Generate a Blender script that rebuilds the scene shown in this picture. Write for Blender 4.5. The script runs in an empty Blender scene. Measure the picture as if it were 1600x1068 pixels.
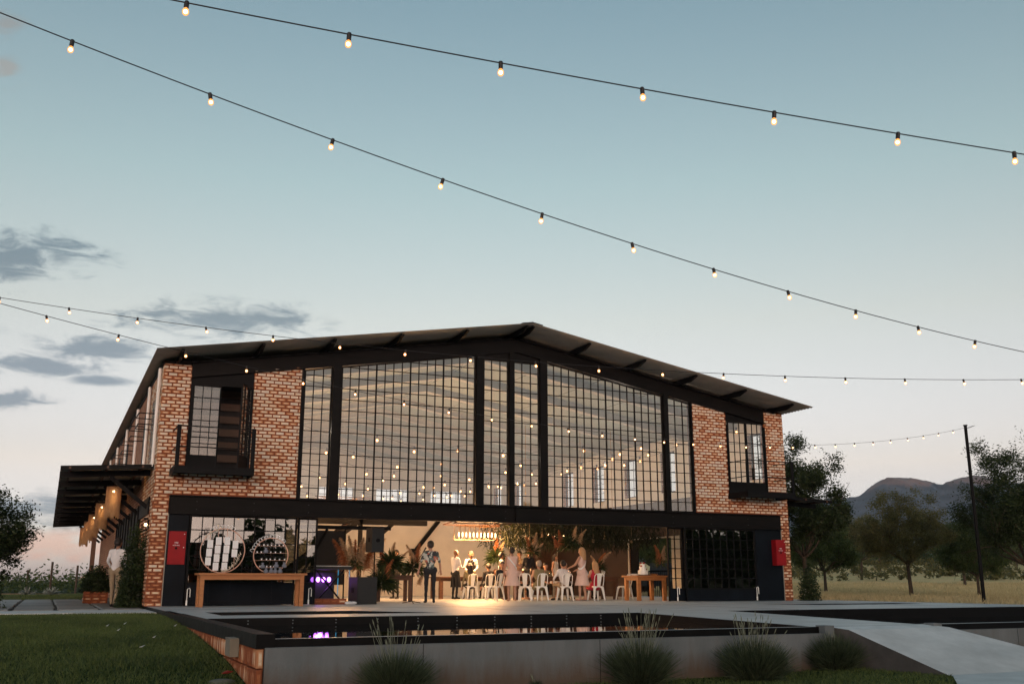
import bpy, bmesh, math, random
import numpy as np
from mathutils import Vector, Matrix
from mathutils.geometry import tessellate_polygon
rad = math.radians
random.seed(7); RNG = np.random.default_rng(7)
scn = bpy.context.scene
col = scn.collection

# ------------------------------------------------------------------ camera
CAM = Vector((-5.95, -26.92, 0.58)); YAW = 24.5; PITCH = 13.56; FPX = 1555.6
cd = bpy.data.cameras.new('camera'); cam = bpy.data.objects.new('camera', cd); col.objects.link(cam)
cd.lens = 35; cd.sensor_width = 36; cd.clip_end = 9000; cd.clip_start = 0.1
cam.location = CAM; cam.rotation_euler = (rad(90 + PITCH), 0, rad(-YAW))
scn.camera = cam

# ------------------------------------------------------------------ world: dusk sky
SUN_AZ = 203.0      # compass style, measured from +Y towards +X (the sun has just gone down behind the photographer)
SUN_EL = 2.5
w = bpy.data.worlds.new('World'); scn.world = w; w.use_nodes = True
wn = w.node_tree.nodes; wl = w.node_tree.links; wn.clear()
out = wn.new('ShaderNodeOutputWorld'); bg = wn.new('ShaderNodeBackground')
SKY_STRENGTH = 0.13
bg.inputs['Strength'].default_value = SKY_STRENGTH
sky = wn.new('ShaderNodeTexSky'); sky.sky_type = 'NISHITA'; sky.sun_disc = False
sky.sun_elevation = rad(SUN_EL); sky.sun_rotation = rad(SUN_AZ)
sky.altitude = 1200; sky.air_density = 1.0; sky.dust_density = 2.0; sky.ozone_density = 2.0
hsv = wn.new('ShaderNodeHueSaturation'); hsv.inputs['Saturation'].default_value = 0.68
wl.new(sky.outputs[0], hsv.inputs['Color'])
tc = wn.new('ShaderNodeTexCoord')
# sky colour tint by height: the same all round the horizon, pales and warms the lower sky
sepz = wn.new('ShaderNodeSeparateXYZ'); wl.new(tc.outputs['Generated'], sepz.inputs[0])
tint = wn.new('ShaderNodeValToRGB'); te = tint.color_ramp.elements
te[0].position = 0.0; te[0].color = (0.54, 0.58, 0.95, 1); te[1].position = 0.62; te[1].color = (0.368, 0.462, 0.42, 1)
for p_, c_ in ((0.03, (0.60, 0.60, 0.88)), (0.11, (0.86, 0.61, 0.57)), (0.25, (0.77, 0.595, 0.46)), (0.38, (0.615, 0.592, 0.462))):
    x_ = te.new(p_); x_.color = (*c_, 1)
wl.new(sepz.outputs[2], tint.inputs[0])
tmul = wn.new('ShaderNodeMix'); tmul.data_type = 'RGBA'; tmul.blend_type = 'MULTIPLY'; tmul.inputs[0].default_value = 1.0
wl.new(hsv.outputs[0], tmul.inputs[6]); wl.new(tint.outputs[0], tmul.inputs[7])
tsc = wn.new('ShaderNodeVectorMath'); tsc.operation = 'SCALE'; tsc.inputs['Scale'].default_value = 2.0; wl.new(tmul.outputs[2], tsc.inputs[0])

def wmath(op, a, b=None, c=None):
    n = wn.new('ShaderNodeMath'); n.operation = op
    for i, v in enumerate((a, b, c)):
        if v is None: continue
        if isinstance(v, (int, float)): n.inputs[i].default_value = v
        else: wl.new(v, n.inputs[i])
    return n.outputs[0]
def wdot(a, vec):
    n = wn.new('ShaderNodeVectorMath'); n.operation = 'DOT_PRODUCT'
    wl.new(a, n.inputs[0]); n.inputs[1].default_value = vec
    return n.outputs['Value']
cnoise = wn.new('ShaderNodeTexNoise'); cnoise.inputs['Scale'].default_value = 24; cnoise.inputs['Detail'].default_value = 12
cnoise.inputs['Roughness'].default_value = 0.66; cnoise.inputs['Distortion'].default_value = 0.6
mp = wn.new('ShaderNodeMapping'); mp.inputs['Scale'].default_value = (1, 1, 3.2)
wl.new(tc.outputs['Generated'], mp.inputs[0]); wl.new(mp.outputs[0], cnoise.inputs['Vector'])
CN = cnoise.outputs['Fac']
_cy, _sy, _cp, _sp = math.cos(rad(YAW)), math.sin(rad(YAW)), math.cos(rad(PITCH)), math.sin(rad(PITCH))
_f = Vector((_sy * _cp, _cy * _cp, _sp)); _r = Vector((_cy, -_sy, 0)); _u = _r.cross(_f)
def cloud_mask(px, py, a, b, tilt, soft=.8, amp=2.9):
    """one bank of cloud at its own heading and height in the sky (a, b: half sizes, degrees*27)"""
    c = (_f * FPX + _r * (px - 800) - _u * (py - 534)).normalized()
    east = Vector((c.y, -c.x, 0)).normalized(); up = east.cross(c) * -1
    if up.z < 0: up = -up
    t = rad(tilt); t1 = east * math.cos(t) + up * math.sin(t); t2 = up * math.cos(t) - east * math.sin(t)
    sub = wn.new('ShaderNodeVectorMath'); sub.operation = 'SUBTRACT'
    wl.new(tc.outputs['Generated'], sub.inputs[0]); sub.inputs[1].default_value = c
    e = sub.outputs[0]
    u_ = wmath('MULTIPLY', wdot(e, t1), FPX / a); v_ = wmath('MULTIPLY', wdot(e, t2), FPX / b); w_ = wmath('MULTIPLY', wdot(e, c), 20)
    q = wmath('SQRT', wmath('ADD', wmath('ADD', wmath('MULTIPLY', u_, u_), wmath('MULTIPLY', v_, v_)), wmath('MULTIPLY', w_, w_)))
    m = wmath('ADD', wmath('SUBTRACT', 1.0, q), wmath('MULTIPLY', wmath('SUBTRACT', CN, 0.5), amp))
    n = wn.new('ShaderNodeMapRange'); n.interpolation_type = 'SMOOTHSTEP'
    wl.new(m, n.inputs[0]); n.inputs[1].default_value = 0; n.inputs[2].default_value = soft
    return n.outputs[0]
def wmax(ms):
    r_ = ms[0]
    for m in ms[1:]: r_ = wmath('MAXIMUM', r_, m)
    return r_
dark = wmax([cloud_mask(22, 402, 135, 44, 14), cloud_mask(360, 500, 200, 32, 3), cloud_mask(160, 546, 105, 32, 6),
             cloud_mask(55, 572, 120, 19, 3), cloud_mask(157, 594, 60, 11, 1, .7, 1.2), cloud_mask(20, 621, 62, 17, 2),
             cloud_mask(70, 797, 260, 30, 0), cloud_mask(-260, 520, 160, 40, 5), cloud_mask(-420, 700, 200, 34, 0)])
pink = wmax([cloud_mask(60, 850, 260, 26, 0), cloud_mask(10, 40, 34, 22, 20, .9, 3.0), cloud_mask(14, 105, 26, 30, 60, .9, 3.2), cloud_mask(-300, 860, 220, 20, 0)])
def wmul(colr, rgb, fac):
    n = wn.new('ShaderNodeMix'); n.data_type = 'RGBA'; n.blend_type = 'MULTIPLY'
    wl.new(fac, n.inputs[0]); wl.new(colr, n.inputs[6]); n.inputs[7].default_value = (*rgb, 1)
    return n.outputs[2]
c1 = wmul(tsc.outputs[0], (0.36, 0.43, 0.50), wmath('MULTIPLY', dark, 0.95))
c2 = wmul(c1, (1.12, 0.80, 0.70), wmath('MULTIPLY', pink, 0.8))
wl.new(c2, bg.inputs['Color']); wl.new(bg.outputs[0], out.inputs['Surface'])

# ------------------------------------------------------------------ sun (already on the horizon: weak, wide)
sd = bpy.data.lights.new('sun', 'SUN'); sun = bpy.data.objects.new('sun', sd); col.objects.link(sun)
sd.energy = 0.36; sd.angle = rad(30); sd.color = (1.0, 0.80, 0.62)
_sv = Vector((math.sin(rad(SUN_AZ)) * math.cos(rad(SUN_EL)), math.cos(rad(SUN_AZ)) * math.cos(rad(SUN_EL)), math.sin(rad(SUN_EL))))
sun.rotation_euler = (-_sv).to_track_quat('-Z', 'Y').to_euler()
sun.location = (0, -40, 30)

scn.view_settings.view_transform = 'Standard'; scn.view_settings.look = 'None'
scn.view_settings.exposure = 1.62; scn.view_settings.gamma = 1.0; scn.view_settings.use_curve_mapping = False
scn.render.engine = 'CYCLES'
cy = scn.cycles
cy.use_denoising = True; cy.max_bounces = 6; cy.diffuse_bounces = 3; cy.glossy_bounces = 3; cy.transmission_bounces = 4
cy.transparent_max_bounces = 10; cy.caustics_reflective = False; cy.caustics_refractive = False; cy.sample_clamp_indirect = 4
cy.use_light_tree = True

# ------------------------------------------------------------------ helpers
class MB:
    def __init__(s): s.v = []; s.f = []; s.m = []
    def add(s, vs, fs, m=0):
        b = len(s.v); s.v += [tuple(p) for p in vs]
        for f in fs: s.f.append(tuple(b + i for i in f)); s.m.append(m)
        return s
    def box(s, x0, x1, y0, y1, z0, z1, m=0):
        return s.add([(x0,y0,z0),(x1,y0,z0),(x1,y1,z0),(x0,y1,z0),(x0,y0,z1),(x1,y0,z1),(x1,y1,z1),(x0,y1,z1)],
                     [(0,3,2,1),(4,5,6,7),(0,1,5,4),(1,2,6,5),(2,3,7,6),(3,0,4,7)], m)
    def bar(s, p, q, w_, h, m=0, up=(0,0,1), w2=None, h2=None):
        p = Vector(p); q = Vector(q); d = (q - p).normalized(); up = Vector(up)
        if abs(d.dot(up)) > .98: up = Vector((0,1,0))
        a = d.cross(up).normalized(); b = a.cross(d)
        w2 = w_ if w2 is None else w2; h2 = h if h2 is None else h2
        vs = []
        for c, ww, hh in ((p, w_, h), (q, w2, h2)):
            for sx, sz in ((-1,-1),(1,-1),(1,1),(-1,1)): vs.append(c + a*(sx*ww/2) + b*(sz*hh/2))
        return s.add(vs, [(0,1,2,3),(7,6,5,4),(0,4,5,1),(1,5,6,2),(2,6,7,3),(3,7,4,0)], m)
    def tube(s, pts, rr, n=8, m=0, cap=True):
        pts = [Vector(p) for p in pts]
        if isinstance(rr, (int, float)): rr = [rr] * len(pts)
        rings = []; prev = None
        for i, p in enumerate(pts):
            d = (pts[min(i+1, len(pts)-1)] - pts[max(i-1, 0)])
            d = d.normalized() if d.length > 1e-9 else Vector((0,0,1))
            if prev is None:
                ref = Vector((0,0,1)) if abs(d.z) < .9 else Vector((1,0,0))
                a = d.cross(ref).normalized()
            else:
                a = prev - d * prev.dot(d)
                a = a.normalized() if a.length > 1e-6 else d.orthogonal().normalized()
            prev = a; b = d.cross(a)
            rings.append([p + (a*math.cos(2*math.pi*k/n) + b*math.sin(2*math.pi*k/n)) * rr[i] for k in range(n)])
        vs = [v for r_ in rings for v in r_]; fs = []
        for i in range(len(pts)-1):
            for k in range(n):
                k2 = (k+1) % n; fs.append((i*n+k, i*n+k2, (i+1)*n+k2, (i+1)*n+k))
        if cap:
            fs.append(tuple(reversed(range(n)))); fs.append(tuple((len(pts)-1)*n+k for k in range(n)))
        return s.add(vs, fs, m)
    def lathe(s, prof, c=(0,0,0), n=16, m=0, sx=1, sy=1):
        vs = []; fs = []
        for r_, z in prof:
            for k in range(n):
                a = 2*math.pi*k/n; vs.append((c[0]+r_*sx*math.cos(a), c[1]+r_*sy*math.sin(a), c[2]+z))
        for i in range(len(prof)-1):
            for k in range(n):
                k2 = (k+1)%n; fs.append((i*n+k, i*n+k2, (i+1)*n+k2, (i+1)*n+k))
        fs.append(tuple(reversed(range(n)))); fs.append(tuple((len(prof)-1)*n+k for k in range(n)))
        return s.add(vs, fs, m)
    def ball(s, c, r_, n=10, k=6, m=0, sx=1, sy=1, sz=1):
        prof = [(max(1e-4, r_*math.sin(math.pi*i/k)), -r_*math.cos(math.pi*i/k)*sz) for i in range(k+1)]
        return s.lathe(prof, c, n, m, sx, sy)
    def prism(s, poly, y0, y1, m=0):      # poly in x,z counter-clockwise seen from -y
        n = len(poly); vs = [(x, y0, z) for x, z in poly] + [(x, y1, z) for x, z in poly]
        fs = [tuple(range(n)), tuple(reversed(range(n, 2*n)))] + [((i+1)%n, i, n+i, n+(i+1)%n) for i in range(n)]
        return s.add(vs, fs, m)
    def xf(s, M):
        s.v = [tuple(M @ Vector(p)) for p in s.v]; return s
    def mesh(s, name, mats, smooth=False):
        me = bpy.data.meshes.new(name); me.from_pydata(s.v, [], s.f)
        if not isinstance(mats, (list, tuple)): mats = [mats]
        for m in mats: me.materials.append(m)
        if len(mats) > 1: me.polygons.foreach_set('material_index', s.m)
        if smooth: me.polygons.foreach_set('use_smooth', [True]*len(me.polygons))
        me.update(); return me
    def build(s, name, mats, parent=None, smooth=False, wc=True):
        return link(name, s.mesh(name, mats, smooth), parent, wc)
def wloc(o):
    v = Vector((0,0,0))
    while o is not None: v = v + o.location; o = o.parent
    return v
def link(name, me, parent=None, wc=True):
    """wc: the mesh is given in world coordinates under an unrotated parent"""
    o = bpy.data.objects.new(name, me); col.objects.link(o)
    if parent is not None:
        o.parent = parent
        if wc: o.location = -wloc(parent)
    return o
def tag(o, label=None, cat=None, group=None, kind=None):
    if label: o['label'] = label
    if cat: o['category'] = cat
    if group: o['group'] = group
    if kind: o['kind'] = kind
    return o
def thing(name, label, cat, loc=(0,0,0), rz=0, group=None):
    o = bpy.data.objects.new(name, None); col.objects.link(o); o.empty_display_size = .2
    o.location = loc; o.rotation_euler = (0,0,rz)
    return tag(o, label, cat, group)
def copy_tree(o, parent=None):
    c = o.copy(); col.objects.link(c); c.parent = parent
    for ch in list(o.children): copy_tree(ch, c)
    return c
def arrmesh(name, verts, faces_n, nper, mats, smooth=False, mi=None):
    """mesh from numpy arrays: verts (V,3), faces (F,nper)"""
    me = bpy.data.meshes.new(name); F = len(faces_n)
    me.vertices.add(len(verts)); me.vertices.foreach_set('co', np.asarray(verts, np.float32).ravel())
    me.loops.add(F*nper); me.loops.foreach_set('vertex_index', np.asarray(faces_n, np.int32).ravel())
    me.polygons.add(F); me.polygons.foreach_set('loop_start', np.arange(0, F*nper, nper, dtype=np.int32))
    me.polygons.foreach_set('loop_total', np.full(F, nper, np.int32))
    if smooth: me.polygons.foreach_set('use_smooth', np.ones(F, bool))
    for m in (mats if isinstance(mats, (list, tuple)) else [mats]): me.materials.append(m)
    if mi is not None: me.polygons.foreach_set('material_index', np.asarray(mi, np.int32))
    me.update(calc_edges=True); me.validate(); return me

# ------------------------------------------------------------------ materials
MATS = {}
def pm(name, c, rough=.6, var=.18, scale=6, bump=.15, metal=0, spec=.5, c2=None, det=6, bscale=None, coat=0, objrand=0, stretch=None):
    m = bpy.data.materials.new(name); m.use_nodes = True; MATS[name] = m
    N = m.node_tree.nodes; L = m.node_tree.links; b = N['Principled BSDF']
    tcn = N.new('ShaderNodeTexCoord'); vec = tcn.outputs['Object']
    if stretch:
        mpn = N.new('ShaderNodeMapping'); mpn.inputs['Scale'].default_value = stretch; L.new(vec, mpn.inputs[0]); vec = mpn.outputs[0]
    nz = N.new('ShaderNodeTexNoise'); nz.inputs['Scale'].default_value = scale; nz.inputs['Detail'].default_value = det; nz.inputs['Roughness'].default_value = .6
    L.new(vec, nz.inputs['Vector'])
    rp = N.new('ShaderNodeValToRGB'); rp.color_ramp.elements[0].position = .3; rp.color_ramp.elements[1].position = .7
    if c2 is None: c2 = tuple(min(1, x*(1+var)) for x in c); c = tuple(x*(1-var) for x in c)
    rp.color_ramp.elements[0].color = (*c, 1); rp.color_ramp.elements[1].color = (*c2, 1)
    L.new(nz.outputs['Fac'], rp.inputs[0]); colr = rp.outputs[0]
    if objrand:
        oi = N.new('ShaderNodeObjectInfo'); h = N.new('ShaderNodeHueSaturation'); mr = N.new('ShaderNodeMapRange')
        mr.inputs[3].default_value = 1-objrand; mr.inputs[4].default_value = 1+objrand
        L.new(oi.outputs['Random'], mr.inputs[0]); L.new(mr.outputs[0], h.inputs['Value']); L.new(colr, h.inputs['Color']); colr = h.outputs[0]
    L.new(colr, b.inputs['Base Color'])
    b.inputs['Metallic'].default_value = metal; b.inputs['Specular IOR Level'].default_value = spec
    rr = N.new('ShaderNodeMapRange'); rr.inputs[3].default_value = max(.02, rough-.08); rr.inputs[4].default_value = min(1, rough+.08)
    L.new(nz.outputs['Fac'], rr.inputs[0]); L.new(rr.outputs[0], b.inputs['Roughness'])
    if coat: b.inputs['Coat Weight'].default_value = coat
    if bump:
        n2 = N.new('ShaderNodeTexNoise'); n2.inputs['Scale'].default_value = bscale or scale*5; n2.inputs['Detail'].default_value = 4
        L.new(vec, n2.inputs['Vector'])
        bp = N.new('ShaderNodeBump'); bp.inputs['Strength'].default_value = bump; bp.inputs['Distance'].default_value = .02
        L.new(n2.outputs['Fac'], bp.inputs['Height']); L.new(bp.outputs[0], b.inputs['Normal'])
    return m
def emit(name, c, s):
    m = bpy.data.materials.new(name); m.use_nodes = True; MATS[name] = m
    N = m.node_tree.nodes; L = m.node_tree.links; N.clear()
    e = N.new('ShaderNodeEmission'); e.inputs[0].default_value = (*c, 1); e.inputs[1].default_value = s
    o = N.new('ShaderNodeOutputMaterial'); L.new(e.outputs[0], o.inputs[0]); return m
def glassmat(name, base, tint=(1,1,1), refl=(1,1,1), rough=.01):
    m = bpy.data.materials.new(name); m.use_nodes = True; MATS[name] = m
    N = m.node_tree.nodes; L = m.node_tree.links; N.clear()
    t = N.new('ShaderNodeBsdfTransparent'); t.inputs[0].default_value = (*tint, 1)
    g = N.new('ShaderNodeBsdfGlossy'); g.inputs['Color'].default_value = (*refl, 1); g.inputs['Roughness'].default_value = rough
    fr = N.new('ShaderNodeFresnel'); gb = N.new('ShaderNodeNewGeometry'); ior = N.new('ShaderNodeMapRange'); ior.inputs[3].default_value = 1.5; ior.inputs[4].default_value = 1/1.5
    L.new(gb.outputs['Backfacing'], ior.inputs[0]); L.new(ior.outputs[0], fr.inputs[0])     # one pane, same sheen on both faces
    ad = N.new('ShaderNodeMath'); ad.operation = 'MULTIPLY_ADD'; L.new(fr.outputs[0], ad.inputs[0]); ad.inputs[1].default_value = 1-base; ad.inputs[2].default_value = base
    mx = N.new('ShaderNodeMixShader'); L.new(ad.outputs[0], mx.inputs[0]); L.new(t.outputs[0], mx.inputs[1]); L.new(g.outputs[0], mx.inputs[2])
    o = N.new('ShaderNodeOutputMaterial'); L.new(mx.outputs[0], o.inputs[0]); return m
def leafmat(name, c, c2, trans=.35, scale=2.5, objrand=.12):
    m = bpy.data.materials.new(name); m.use_nodes = True; MATS[name] = m
    N = m.node_tree.nodes; L = m.node_tree.links; b = N['Principled BSDF']; o = N['Material Output']
    geo = N.new('ShaderNodeNewGeometry'); nz = N.new('ShaderNodeTexNoise'); nz.inputs['Scale'].default_value = scale; nz.inputs['Detail'].default_value = 3
    L.new(geo.outputs['Position'], nz.inputs['Vector'])
    ad = N.new('ShaderNodeMath'); ad.operation = 'MULTIPLY_ADD'; L.new(geo.outputs['Random Per Island'], ad.inputs[0]); ad.inputs[1].default_value = .5
    L.new(nz.outputs['Fac'], ad.inputs[2])
    rp = N.new('ShaderNodeValToRGB'); rp.color_ramp.elements[0].position = .35; rp.color_ramp.elements[1].position = 1.0
    rp.color_ramp.elements[0].color = (*c, 1); rp.color_ramp.elements[1].color = (*c2, 1); L.new(ad.outputs[0], rp.inputs[0])
    L.new(rp.outputs[0], b.inputs['Base Color']); b.inputs['Roughness'].default_value = .55; b.inputs['Specular IOR Level'].default_value = .35
    tr = N.new('ShaderNodeBsdfTranslucent'); L.new(rp.outputs[0], tr.inputs[0])
    mx = N.new('ShaderNodeMixShader'); mx.inputs[0].default_value = trans
    L.new(b.outputs[0], mx.inputs[1]); L.new(tr.outputs[0], mx.inputs[2]); L.new(mx.outputs[0], o.inputs[0]); return m
def brickmat(name, attr):
    """limewashed clay brick: each brick its own tone, pale wash worn back to orange clay at its edges"""
    m = bpy.data.materials.new(name); m.use_nodes = True; MATS[name] = m
    N = m.node_tree.nodes; L = m.node_tree.links; b = N['Principled BSDF']
    if attr:
        a = N.new('ShaderNodeAttribute'); a.attribute_name = 'tone'; rnd = a.outputs['Fac']
    else:
        a = N.new('ShaderNodeObjectInfo'); rnd = a.outputs['Random']
    geo = N.new('ShaderNodeNewGeometry')
    nz = N.new('ShaderNodeTexNoise'); nz.inputs['Scale'].default_value = 9; nz.inputs['Detail'].default_value = 6; nz.inputs['Roughness'].default_value = .7
    L.new(geo.outputs['Position'], nz.inputs['Vector'])
    big = N.new('ShaderNodeTexNoise'); big.inputs['Scale'].default_value = .8; big.inputs['Detail'].default_value = 3
    L.new(geo.outputs['Position'], big.inputs['Vector'])
    def mth(op, x, y, z=None):
        n = N.new('ShaderNodeMath'); n.operation = op
        for i, v in enumerate((x, y, z)):
            if v is None: continue
            if isinstance(v, (int, float)): n.inputs[i].default_value = v
            else: L.new(v, n.inputs[i])
        return n.outputs[0]
    v = mth('MULTIPLY_ADD', rnd, .82, mth('MULTIPLY_ADD', nz.outputs['Fac'], .75, mth('MULTIPLY', big.outputs['Fac'], .60)))
    ea = N.new('ShaderNodeAttribute'); ea.attribute_name = 'edge'; er = N.new('ShaderNodeMapRange'); er.interpolation_type = 'SMOOTHSTEP'
    er.inputs[1].default_value = .42; er.inputs[2].default_value = 1.05; L.new(ea.outputs['Fac'], er.inputs[0])
    v = mth('SUBTRACT', v, mth('MULTIPLY', er.outputs[0], mth('MULTIPLY_ADD', nz.outputs['Fac'], .80, .02)))
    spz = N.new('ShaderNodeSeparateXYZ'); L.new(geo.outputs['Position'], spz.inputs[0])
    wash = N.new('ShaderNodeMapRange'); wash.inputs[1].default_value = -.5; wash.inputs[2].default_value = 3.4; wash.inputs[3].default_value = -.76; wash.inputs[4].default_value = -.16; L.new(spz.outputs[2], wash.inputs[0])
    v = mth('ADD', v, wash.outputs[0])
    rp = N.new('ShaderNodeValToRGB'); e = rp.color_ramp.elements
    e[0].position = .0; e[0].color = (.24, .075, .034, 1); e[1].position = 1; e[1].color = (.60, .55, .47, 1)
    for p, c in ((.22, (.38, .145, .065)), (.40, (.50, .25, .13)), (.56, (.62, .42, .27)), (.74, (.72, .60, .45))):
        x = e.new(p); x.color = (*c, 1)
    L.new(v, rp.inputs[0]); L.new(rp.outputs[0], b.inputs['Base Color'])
    b.inputs['Roughness'].default_value = .9; b.inputs['Specular IOR Level'].default_value = .2
    n2 = N.new('ShaderNodeTexNoise'); n2.inputs['Scale'].default_value = 60; n2.inputs['Detail'].default_value = 4
    L.new(geo.outputs['Position'], n2.inputs['Vector'])
    bp = N.new('ShaderNodeBump'); bp.inputs['Strength'].default_value = .5; bp.inputs['Distance'].default_value = .01
    L.new(n2.outputs['Fac'], bp.inputs['Height']); L.new(bp.outputs[0], b.inputs['Normal'])
    return m
def brickwall_far(name):
    m = bpy.data.materials.new(name); m.use_nodes = True; MATS[name] = m
    N = m.node_tree.nodes; L = m.node_tree.links; b = N['Principled BSDF']
    geo = N.new('ShaderNodeNewGeometry'); sp = N.new('ShaderNodeSeparateXYZ'); L.new(geo.outputs['Position'], sp.inputs[0])
    ad = N.new('ShaderNodeMath'); L.new(sp.outputs[0], ad.inputs[0]); L.new(sp.outputs[1], ad.inputs[1])
    cb = N.new('ShaderNodeCombineXYZ'); L.new(ad.outputs[0], cb.inputs[0]); L.new(sp.outputs[2], cb.inputs[1])
    br = N.new('ShaderNodeTexBrick'); br.inputs['Scale'].default_value = 1; br.inputs['Brick Width'].default_value = .23; br.inputs['Row Height'].default_value = .093
    br.inputs['Mortar Size'].default_value = .012; br.inputs['Color1'].default_value = (.50, .30, .19, 1); br.inputs['Color2'].default_value = (.30, .12, .06, 1)
    br.inputs['Mortar'].default_value = (.17, .06, .03, 1); L.new(cb.outputs[0], br.inputs[0]); L.new(br.outputs[0], b.inputs['Base Color'])
    bp = N.new('ShaderNodeBump'); bp.inputs['Distance'].default_value = .02; L.new(br.outputs['Fac'], bp.inputs['Height']); bp.invert = True
    L.new(bp.outputs[0], b.inputs['Normal']); b.inputs['Roughness'].default_value = .9; return m

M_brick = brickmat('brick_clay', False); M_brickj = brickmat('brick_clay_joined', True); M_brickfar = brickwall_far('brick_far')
M_mortar = pm('mortar', (.19, .053, .023), .95, .3, 20, .4)
M_steel = pm('black_steel', (.0035, .0036, .0042), .55, .35, 5, .08, spec=.12)
M_steelb = pm('black_steel_brushed', (.0030, .0030, .0032), .42, .5, 2.2, .06, spec=.09, c2=(.0085, .0072, .0066), stretch=(.6, 1, 2.2))
M_bluesteel = pm('blue_black_panel', (.0035, .006, .010), .45, .35, 1.6, .05, spec=.10)
M_roof = pm('roof_sheet', (.42, .38, .33), .55, .15, 2, .05)
M_rim = pm('pool_black', (.0035, .0035, .004), .5, .4, 6, .1, spec=.15)
M_conc = pm('polished_concrete', (.50, .52, .53), .5, .2, 1.2, .03, c2=(.68, .70, .695), det=10, bscale=30)
M_concr = pm('rough_concrete', (.52, .535, .535), .7, .2, 2.2, .12, c2=(.76, .775, .77), det=12)
M_plaster = pm('grey_plaster', (.122, .142, .153), .9, .3, 1.6, .5, det=12, bscale=70, c2=(.185, .206, .218), stretch=(1.6, 1.6, .5))
M_cream = pm('cream_plaster', (.73, .665, .57), .85, .06, 1.5, .15, bscale=14)
M_ceil = pm('ceiling_board', (.30, .35, .33), .8, .07, 1.0, .06)
M_rafter = pm('pale_rafter', (.45, .44, .41), .7, .1, 4, .1)
M_wood = pm('orange_wood', (.30, .115, .035), .45, .3, 3, .15, c2=(.42, .17, .055), stretch=(1, 6, 6), det=8)
M_dwood = pm('dark_wood', (.085, .035, .016), .5, .3, 3, .15, stretch=(1, 6, 6))
M_dado = pm('brown_boards', (.055, .028, .016), .6, .2, 3, .15, stretch=(1, 1, 6))
M_red = pm('red_enamel', (.25, .007, .011), .5, .12, 3, .03, spec=.2)
M_white = pm('white_enamel', (.80, .81, .78), .35, .08, 5, .04)
M_pipe = pm('white_pipe', (.72, .72, .70), .5, .06, 5, .04)
M_paper = pm('white_card', (.74, .76, .78), .8, .04, 30, .05)
M_cable = pm('black_cable', (.012, .012, .014), .6, .2, 8, .1)
M_ring = pm('copper_ring', (.55, .33, .25), .4, .1, 6, .05)
M_blackplastic = pm('black_plastic', (.008, .0085, .009), .6, .25, 12, .25)
M_greyplastic = pm('charcoal_grille', (.010, .011, .012), .7, .25, 60, .4)
M_glass = glassmat('window_glass', .05, (.96, .97, .96), (.97, .95, .92), .008)
M_cglass = glassmat('clear_glass', .0, (.98, .98, .98), (1, 1, 1), .008)
M_dglass = glassmat('door_glass', .15, (.42, .44, .43), (.98, .94, .88), .01)
M_bulb = emit('bulb_lit', (1.0, .66, .36), 7.0)
M_bulbin = emit('bulb_lit_inside', (1.0, .62, .32), 6.0)
def shellmat(name, c, s_, f):
    m = bpy.data.materials.new(name); m.use_nodes = True; N = m.node_tree.nodes; L = m.node_tree.links; N.clear()
    e = N.new('ShaderNodeEmission'); e.inputs[0].default_value = (*c, 1); e.inputs[1].default_value = s_; t = N.new('ShaderNodeBsdfTransparent'); t.inputs[0].default_value = (1, .86, .7, 1)
    mx = N.new('ShaderNodeMixShader'); mx.inputs[0].default_value = f; L.new(t.outputs[0], mx.inputs[1]); L.new(e.outputs[0], mx.inputs[2]); o = N.new('ShaderNodeOutputMaterial'); L.new(mx.outputs[0], o.inputs[0]); return m
M_shell = shellmat('bulb_glass_lit', (1.0, .36, .10), .75, .5)
M_tubelit = emit('filament_lit', (1.0, .55, .24), 3.2)
M_purple = emit('violet_led', (.50, .13, 1.0), 3.5)
M_cyan = emit('cyan_led', (.05, .35, .6), .25)
M_candle = emit('candle_flame', (1.0, .5, .16), 5.0)
M_bark = pm('bark', (.055, .040, .028), .95, .35, 5, .6)
M_leaf = leafmat('leaf_dark', (.010, .020, .007), (.044, .068, .022))
M_leaf2 = leafmat('leaf_mid', (.022, .040, .012), (.085, .12, .035))
M_leafo = leafmat('leaf_olive', (.05, .06, .022), (.15, .14, .05))
M_leafy = leafmat('leaf_hill', (.022, .04, .02), (.06, .09, .035))
M_lav = leafmat('lavender_leaf', (.012, .022, .011), (.085, .112, .062), .2, 9)
M_lavs = pm('lavender_stalk', (.19, .21, .15), .8, .25, 8, 0)
M_grass = leafmat('grass_blade', (.022, .044, .011), (.125, .165, .046), .25, .6)
M_dry = leafmat('dry_grass_blade', (.37, .30, .155), (.60, .50, .285), .3, .5)
M_pampas = pm('pampas_plume', (.52, .36, .22), .95, .3, 6, .3)
M_rust = pm('rust_plume', (.36, .13, .05), .95, .3, 6, .3)
M_skin = pm('skin', (.42, .235, .16), .55, .06, 12, .03)
M_skin2 = pm('skin_brown', (.20, .095, .055), .55, .08, 12, .03)
M_cotton = pm('white_cotton', (.62, .62, .64), .85, .06, 8, .15)
M_black = pm('black_cloth', (.012, .012, .014), .85, .25, 10, .15)
M_khaki = pm('khaki_cloth', (.26, .20, .13), .85, .1, 8, .15)
M_pinkd = pm('blush_dress', (.66, .47, .41), .8, .07, 6, .12)
M_redd = pm('crimson_dress', (.40, .015, .04), .8, .1, 6, .12)
M_olive = pm('olive_dress', (.20, .17, .09), .85, .15, 6, .15)
M_leafh = leafmat('leaf_hanging', (.006, .010, .004), (.030, .036, .014))
M_hdark = pm('dark_hair', (.015, .010, .008), .5, .3, 20, .4, stretch=(6, 6, 1))
M_hblond = pm('blonde_hair', (.42, .25, .12), .5, .25, 20, .4, stretch=(6, 6, 1))
M_hgrey = pm('grey_hair', (.30, .26, .22), .5, .25, 20, .4, stretch=(6, 6, 1))
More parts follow.
